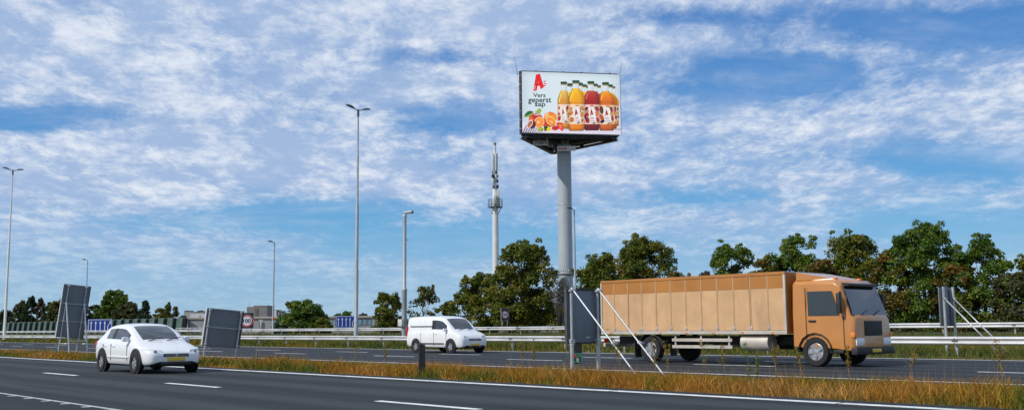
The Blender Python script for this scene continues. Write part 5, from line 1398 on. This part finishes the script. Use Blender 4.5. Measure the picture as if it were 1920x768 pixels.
PAL = {
    'chestnut': [(.050, .086, .008), (.098, .128, .010), (.165, .160, .012), (.220, .168, .014)],
    'green': [(.050, .104, .010), (.085, .150, .014), (.130, .188, .016), (.180, .195, .018)],
    'dark': [(.018, .042, .014), (.028, .060, .018), (.040, .075, .022)],
    'olive': [(.055, .065, .022), (.085, .090, .028), (.115, .105, .030)],
    'yellow': [(.060, .075, .016), (.125, .125, .022), (.190, .150, .026)],
    'brown': [(.055, .040, .022), (.090, .060, .026), (.080, .075, .030)],
    'rust': [(.060, .078, .010), (.150, .105, .014), (.230, .105, .016)],
    'blue': [(.030, .055, .028), (.045, .075, .036), (.055, .085, .040)],
}
TREES = 0
def tree(name, cat, label, x, p, ytop, wpx, pal, shape='round', dens=1.0, low=0.10, group=None, leaf=None, cols=None, seed=None, depth=None):
    """trunk with limbs that reach into the clumps of the crown"""
    global TREES; TREES += 1
    R = np.random.default_rng(100 + (seed or TREES * 7))
    t = t_of(x, p); D = dist(x, p); z0 = gz(p)
    H = z_of(x, ytop, p) - z0; W = wpx / F * D
    size = leaf or max(.16, D * .0016)
    Rx = W / 2
    g = thing(name, label, cat, (p, t, z0), R.uniform(0, 6.28), group)
    n = int({'round': 120, 'spread': 120, 'cone': 90, 'column': 70, 'bush': 70, 'airy': 75}[shape] * max(.55, min(1.35, (H * W) / 75)))
    cen = []; rad = []
    zlo = H * low
    while len(cen) < n:
        u = R.uniform(0, 1); a = R.uniform(0, 2 * PI)
        if shape == 'cone': env = (1 - u) ** .75 * .95 + .06
        elif shape == 'column': env = min(1, (1 - u) * 2.6 + .08) * (0.55 + .45 * min(1, u * 4))
        elif shape == 'bush': env = math.sqrt(max(0, 1 - u ** 2.2))
        elif shape == 'spread': env = math.sqrt(max(0, 1 - ((u - .38) / .64) ** 2)) if u > .05 else .55
        else: env = math.sqrt(max(0, 1 - ((u - .42) / .60) ** 2))
        lob = 1 + .20 * math.sin(3 * a + seed_ph(R, 0, TREES)) * (u > .2) + .12 * math.sin(5 * a + TREES)
        rr = R.uniform(.08, 1) ** .42 * env * lob
        cr = Rx * R.uniform(.17, .33) * (1 - .22 * u)
        rm = max(0, Rx - cr * .7)
        cen.append((rm * rr * math.cos(a), rm * rr * math.sin(a), zlo + (H - zlo - cr * .75) * u)); rad.append(cr)
    cen = np.array(cen); rad = np.array(rad)
    # a few leading sprays stand clear of the outline
    per = int(max(40, min(170, 92 * dens * (rad.mean() / (size * 3.0)) ** 1.5)))
    v, f, c = make_leaves(R, cen, rad, per, size, PAL[pal] if cols is None else cols)
    # stray sprays between the clumps
    m2 = max(14, int(n * .7)); ex = cen[R.integers(0, n, m2)]; ex = ex * np.array([1.13, 1.13, 1.0]); ex[:, 2] += (H * .075 + rad.mean() * .5) * np.clip(ex[:, 2] / H - .35, 0, 1) * R.uniform(.2, 1.6, m2); ex += R.normal(0, .05 * Rx, (m2, 3)); ex[:, 2] = np.minimum(ex[:, 2], H * 1.015)
    v2, f2, c2 = make_leaves(R, ex, rad.mean() * R.uniform(.25, .55, m2), max(10, per // 4), size, PAL[pal] if cols is None else cols)
    f2 = f2 + len(v); v = np.concatenate([v, v2]); f = np.concatenate([f, f2]); c = np.concatenate([c, c2])
    mesh_from('crown', v, f, c, 'leaf', g)
    tm = MB(); tr = max(.06, min(.28, H * .022)); top = H * (.80 if shape not in ('bush',) else .5)
    pts = [(0, 0, -.3)]; k = 6
    for i in range(1, k + 1): pts.append((R.normal(0, .03 * H * .25), R.normal(0, .03 * H * .25), top * i / k))
    tm.path(pts, [tr * (1.25 if i == 0 else 1 - .82 * i / k) for i in range(k + 1)], 8)
    order = R.permutation(n)[:max(8, n // 3)]
    for ix in order:
        e = Vector(cen[ix]); h0 = min(top * .92, max(H * .06, e.z * R.uniform(.45, .75))); s = Vector((0, 0, h0)); md = s.lerp(e, .5) + Vector((R.normal(0, .1), R.normal(0, .1), R.uniform(0, .3)))
        r0 = tr * .42 * (1 - .6 * h0 / H); tm.path([s, md, e], [r0, r0 * .6, r0 * .18], 5)
    tm.build('trunk', 'bark', g, recalc=False)
    return g
def seed_ph(R, a, b): return (b * 1.7) % 6.28

CH = 'chestnut trees along the motorway'
# row of chestnuts behind the far carriageway, left to right
tree('chestnut_tree', 'tree', 'rounded low tree just left of the camera pole', 726, 90, 546, 74, 'chestnut', low=.02, group=CH)
tree('chestnut_tree', 'tree', 'loose airy tree just right of the camera pole', 793, 92, 533, 76, 'yellow', 'airy', .55, .04, group=CH)
tree('chestnut_tree', 'tree', 'small tree between the airy tree and the big dark chestnut', 842, 94, 562, 50, 'chestnut', low=.0, group=CH)
tree('chestnut_tree', 'tree', 'shorter left half of the big dark tree clump by the telecom mast', 903, 92, 510, 100, 'chestnut', 'spread', 1.0, .0, group=CH)
tree('chestnut_tree', 'tree', 'big dark domed tree between telecom mast and billboard column', 980, 88, 455, 136, 'chestnut', 'round', 1.15, .0, group=CH)
tree('chestnut_tree', 'tree', 'bushy tree immediately right of the billboard column', 1130, 88, 478, 132, 'chestnut', 'spread', 1.0, .0, group=CH)
tree('chestnut_tree', 'tree', 'broad tree with jagged top above the rear of the orange truck', 1212, 88, 444, 146, 'chestnut', 'spread', 1.0, .0, group=CH)
tree('chestnut_tree', 'tree', 'separate rounded tree above the middle of the orange truck', 1376, 87, 454, 122, 'green', 'spread', 1.0, .0, group=CH)
tree('chestnut_tree', 'tree', 'upright ragged tree above the cab of the orange truck', 1494, 87, 438, 116, 'green', 'spread', 1.0, .0, group=CH)
tree('chestnut_tree', 'tree', 'wide flat topped tree directly above the small dark marker board', 1604, 87, 436, 150, 'chestnut', 'spread', 1.0, .0, group=CH)
tree('chestnut_tree', 'tree', 'tallest tree on the right, peaked above the narrow ribbed sign back', 1736, 86, 416, 168, 'green', 'round', 1.1, .0, group=CH)
tree('chestnut_tree', 'tree', 'rounded tree near the right edge of the row', 1850, 86, 444, 146, 'green', 'spread', 1.0, .0, group=CH)
tree('chestnut_tree', 'tree', 'last tree of the row, cut off by the right picture edge', 1950, 86, 476, 120, 'chestnut', 'spread', 1.0, .0, group=CH)
# lower shrubs under the row
SH = 'shrubs below the chestnut row'
for x, y, w, pal, lab in ((1082, 548, 76, 'rust', 'rusty shrub behind the propped sign, under the billboard column'), (1176, 498, 110, 'rust', 'rusty shrub in the gap left of the jagged topped tree'), (1274, 503, 100, 'rust', 'rusty shrub filling the gap between the jagged and rounded trees'),
                        (1325, 508, 70, 'brown', 'brownish shrub left of the separate rounded tree'), (1436, 484, 104, 'rust', 'reddish shrub between rounded tree and upright ragged tree'), (1548, 480, 116, 'rust', 'reddish shrub between ragged tree and flat topped tree'),
                        (1670, 474, 124, 'rust', 'rusty shrub left of the tallest tree on the right'), (1800, 488, 124, 'rust', 'rusty shrub between tallest tree and the rounded right tree'), (1904, 500, 124, 'olive', 'olive shrub under the trees at the right edge')):
    tree('shrub', 'shrub', lab, x, 84.8, y, w, pal, 'bush', .9, .0, group=SH)
# bare twiggy shrub by the column
def twiggy():
    p = 86.5; x = 1050; t = t_of(x, p); z0 = gz(p); H = z_of(x, 512, p) - z0
    g = thing('twiggy_shrub', 'bare twiggy shrub at the foot of the billboard column', 'shrub', (p, t, z0))
    R = np.random.default_rng(5); m = MB(); tips = []
    for i in range(26):
        a = R.uniform(0, 6.28); ln = H * R.uniform(.55, 1.0); sp = R.uniform(.3, 1.9)
        e = Vector((math.cos(a) * sp, math.sin(a) * sp, ln)); md = Vector((e.x * .3, e.y * .3, ln * .5)); m.path([(0, 0, -.2), md, e], [.045, .03, .012], 5)
        for j in range(5):
            f = R.uniform(.4, .95); s = md.lerp(e, f); q = s + Vector((R.normal(0, .35), R.normal(0, .35), R.uniform(.2, .7))); m.path([s, s.lerp(q, .5), q], [.016, .012, .006], 4); tips.append(q)
    m.build('branches', 'bark', g, recalc=False)
    c = np.array([list(q) for q in tips]); v, f, col = make_leaves(R, c[::2], np.full(len(c[::2]), .3), 9, .15, PAL['brown']); mesh_from('leaves', v, f, col, 'leaf', g)
twiggy()
# roadside trees in front of and beside the low building
tree('roadside_tree', 'tree', 'rounded green tree in front of the long low grey building', 571, 84.5, 560, 92, 'green', 'spread', 1.0, .0)
tree('shrub', 'shrub', 'dark low shrub at the left foot of the round building tree', 530, 85, 590, 46, 'dark', 'bush', .9, .0)
tree('shrub', 'shrub', 'dark low shrub left of the blue sign by the tall lamp post', 606, 85, 594, 44, 'chestnut', 'bush', .9, .0)
tree('distant_tree', 'tree', 'small tree top above the roof just left of the tall lamp post', 648, 140, 584, 34, 'green', 'round', .8, .0)
tree('distant_tree', 'tree', 'lower tree top above the roof behind the blue sign', 633, 142, 589, 30, 'green', 'round', .8, .0)
tree('distant_tree', 'tree', 'small tree top right of the tall lamp post', 681, 140, 588, 30, 'olive', 'round', .8, .0)
# woodland edge behind the noise barrier
WD = 'trees behind the noise barrier'
for x, y, w, pal, sh, lab in ((8, 580, 46, 'dark', 'bush', 'dark shrub at the far left picture edge beside the pale lamp post'), (36, 566, 40, 'olive', 'airy', 'thin olive tree just right of the pale lamp post'), (56, 557, 34, 'dark', 'column', 'narrow dark tree behind the left end of the noise barrier'),
                              (74, 560, 28, 'brown', 'column', 'brown half dead tree between two dark narrow trees'), (92, 568, 30, 'dark', 'round', 'dark tree left of the tall slanted sign back, beside brown one'), (110, 563, 46, 'yellow', 'round', 'yellowish tree directly behind the tall slanted sign back'),
                              (177, 570, 38, 'dark', 'round', 'dark tree showing right of the tall slanted sign back'), (212, 543, 66, 'green', 'round', 'tallest bright green tree above the left blue lane sign'), (240, 566, 56, 'olive', 'round', 'olive rounded tree right of the tallest left tree'),
                              (271, 563, 40, 'dark', 'cone', 'dark conifer between olive tree and yellow green bush'), (300, 578, 40, 'olive', 'round', 'low olive tree right of the dark conifer'), (318, 568, 56, 'yellow', 'airy', 'yellow green bushy tree left of the pale depot'),
                              (352, 588, 36, 'dark', 'bush', 'low dark bush in front of the pale depot'), (378, 581, 44, 'yellow', 'bush', 'yellow green bush behind the top of the square sign back')):
    tree('woodland_tree', 'tree', lab, x, 104 if x < 345 else 150, y, w, pal, sh, 1.0, .0, group=WD)
# far wood closing the horizon
def far_wood():
    R = np.random.default_rng(77); cen = []; rad = []
    for x in np.arange(-200, 2150, 7.0):
        D = R.uniform(520, 640); a = place(x, D)
        for k in range(2):
            cen.append((a[0] + R.normal(0, 3), a[1] + R.normal(0, 3), R.uniform(.8, 4.2))); rad.append(R.uniform(1.8, 3.2))
    v, f, c = make_leaves(R, np.array(cen), np.array(rad), 60, .75, PAL['chestnut']); o = mesh_from('far_wood', v, f, c, 'leaf')
    tag(o, kind='stuff'); tag(o, 'low dark wood closing the horizon', 'wood')
far_wood()

# ---------------------------------------------------------------- grass
def fbm(x, y, seed, oct=3):
    r = np.random.default_rng(seed); s = np.zeros_like(x); amp = 1.0; tot = 0
    for o in range(oct):
        f = 0.35 * 2.1 ** o
        for k in range(4):
            a = r.uniform(0, 6.28); s += amp / 4 * np.sin((x * math.cos(a) + y * math.sin(a)) * f * r.uniform(.7, 1.4) * 2 + r.uniform(0, 6.28))
        tot += amp * .5; amp *= .6
    return s / tot
def grass(name, label, p0, p1, bands, hfun, cfun, seed, cat='grass'):
    R = np.random.default_rng(seed); V = []; Fc = []; C = []; off = 0
    for (ta, tb, dens, wid) in bands:
        n = int((tb - ta) * (p1 - p0) * dens)
        x = R.uniform(p0, p1, n); y = R.uniform(ta, tb, n)
        z = np.interp(x, [-900, 15.0, 17.5, 20.4, 34.6, 37, 42, 50, 57, 5000], [-.06, -.05, .02, -.05, -.05, .02, .12, .34, .46, .46]) - .02
        h = hfun(x, y) * R.uniform(.40, 1.30, n); tall = R.uniform(0, 1, n) < .025; h = np.where(tall, np.maximum(h, .16) * R.uniform(1.3, 2.4, n), h); keep = h > .04
        x, y, z, h, tall = x[keep], y[keep], z[keep], h[keep], tall[keep]; n = len(x)
        a = R.uniform(0, 6.28, n); ca, sa = np.cos(a), np.sin(a); w = wid * R.uniform(.6, 1.3, n) * np.where(tall, .45, 1)
        sp = np.where(tall, .16, .55); bx = R.normal(.05, 1, n) * sp * h; by = R.normal(0, 1, n) * sp * h
        b0 = np.stack([x - ca * w / 2, y - sa * w / 2, z], 1); b1 = np.stack([x + ca * w / 2, y + sa * w / 2, z], 1)
        m0 = np.stack([x - ca * w * .38 + bx * .35, y - sa * w * .38 + by * .35, z + h * .55], 1); m1 = np.stack([x + ca * w * .38 + bx * .35, y + sa * w * .38 + by * .35, z + h * .55], 1)
        tp = np.stack([x + bx, y + by, z + h], 1)
        v = np.stack([b0, b1, m0, m1, tp], 1).reshape(-1, 3); k = np.arange(n)[:, None] * 5 + off
        V.append(v); Fc += [k + np.array([[0, 1, 3]]), k + np.array([[0, 3, 2]]), k + np.array([[2, 3, 4]])]
        c = cfun(x, y, R); c = np.where(tall[:, None], c * .5 + np.array([.20, .14, .07]), c); cc = np.repeat(c[:, None, :], 5, 1); C.append(cc.reshape(-1, 3)); off += len(v)
    o = mesh_from(name, np.concatenate(V), np.concatenate(Fc), np.concatenate(C), 'grass_blade')
    tag(o, label, cat, kind='stuff'); return o
def mixc(stops, w):
    st = np.array(stops); x = np.clip(w, 0, 1) * (len(st) - 1); i = np.minimum(x.astype(int), len(st) - 2); f = (x - i)[:, None]
    return st[i] * (1 - f) + st[i + 1] * f
DRY = [(.055, .115, .012), (.120, .150, .014), (.270, .165, .012), (.410, .185, .012), (.380, .135, .012), (.440, .260, .070)]
def c_med(x, y, R):
    n = fbm(x * 2.6, y * 2.0, 3, 4); w = .51 + .72 * n + R.normal(0, .20, len(x)) - .12 * (y > 40)
    return mixc(DRY, w) * np.exp(R.normal(-.12, .42, len(x)))[:, None]
def h_med(x, y):
    edge = np.clip((x - 15.35) / .4, .35, 1) * (1 - .74 * np.clip((x - 16.4) / 3.4, 0, 1))
    return (.30 + .13 * fbm(x * 2.4, y * 1.9, 9) - .04 * np.clip((y - 20) / 40, 0, 1)) * edge
grass('median_grass', 'strip of dry orange and green grass between the near and middle carriageways', 15.38, 20.15, [(2, 16, 520, .012), (16, 30, 330, .018), (30, 60, 150, .035), (60, 150, 50, .085)], h_med, c_med, 21)
VG = [(.060, .095, .016), (.105, .125, .016), (.190, .160, .018), (.300, .165, .022)]
def c_ver(x, y, R):
    n = fbm(x * .8, y * .5, 13); w = .38 + .42 * n + R.normal(0, .16, len(x)) + .30 * np.clip((22 - y) / 20, 0, 1)
    return mixc(VG, w) * R.uniform(.75, 1.25, len(x))[:, None]
def h_ver(x, y):
    return (.30 + .08 * fbm(x * 1.2, y, 19)) * np.clip((x - 35.05) / .8, .3, 1)
grass('verge_grass', 'grassy verge around the near guard rail and up to the far one', 35.05, 59.0, [(6, 30, 60, .03), (30, 70, 34, .05), (70, 200, 12, .11)], h_ver, c_ver, 22)

# taller weeds and seed stalks standing above the median grass, each a plant
def stalk(x, p, h, label, kind):
    t = t_of(x, p); g = thing('weed_stalk', label, 'weed', (p, t, gz(p) - .02), group='tall weeds in the median grass')
    R = np.random.default_rng(int(x)); m = MB(); lean = R.normal(0, .10), R.normal(0, .10)
    pts = [(lean[0] * h * f * f, lean[1] * h * f * f, h * f) for f in (0, .35, .7, 1)]; m.path(pts, [.010, .008, .006, .003], 5)
    for k in range(7):
        f = R.uniform(.25, .95); b = Vector(pts[0]).lerp(Vector(pts[3]), f); e = b + Vector((R.normal(0, .09), R.normal(0, .09), R.uniform(.05, .16))); m.path([b, e], [.004, .002], 4)
    m.build('stem', 'stalk_' + kind, g, recalc=False)
    c = np.array([[lean[0] * h * f * f, lean[1] * h * f * f, h * f] for f in R.uniform(.45 if kind == 'dry' else .2, 1.0, 16)])
    v, f, col = make_leaves(R, c, np.full(16, .055), 8, .024, PAL['rust'] if kind == 'dry' else PAL['green']); mesh_from('leaves', v, f, col * (1.6 if kind == 'dry' else 1.2), 'leaf', g)
mat('stalk_dry', (.26, .17, .08), .9, 0, .2, 5); mat('stalk_green', (.07, .11, .03), .9, 0, .2, 5)
for x, p, h, lab, kd in ((1164, 17.6, 1.18, 'tall yellowed weed beside the left prop of the grey sign', 'dry'), (1228, 17.2, .95, 'dark seedy weed at the foot of the right prop', 'dry'), (1252, 19.5, .9, 'thin dry stalk just right of the right prop', 'dry'),
                       (1322, 19.6, .95, 'pale dry stalk left of the leafy green weed', 'dry'), (1356, 19.3, .85, 'second dry stalk, nearer the leafy green weed', 'dry'), (1401, 18.6, .88, 'leafy green weed rising over the white edge line', 'green'), (1416, 18.2, .75, 'shorter leafy green weed beside the taller one', 'green'),
                       (1452, 19.4, .9, 'dry stalk right of the two green weeds', 'dry'), (1500, 18.6, .85, 'pinkish dry weed in the right part of the median', 'dry'), (1588, 19.0, .85, 'lone dry stalk in front of the truck cab', 'dry'), (1700, 18.8, .8, 'dry stalk left of the ribbed sign feet', 'dry'), (1874, 18.6, 1.0, 'tall dry weed near the right picture edge', 'dry'),
                       (722, 18.5, .85, 'dry stalk left of the slim black marker post', 'dry'), (668, 18.3, .8, 'dry stalk below the tall middle lamp post', 'dry'), (1000, 19.0, .95, 'dry stalk left of the propped grey sign', 'dry'), (980, 18.8, .85, 'shorter dry stalk further left of the propped sign', 'dry')):
    stalk(x, p, h, lab, kd)
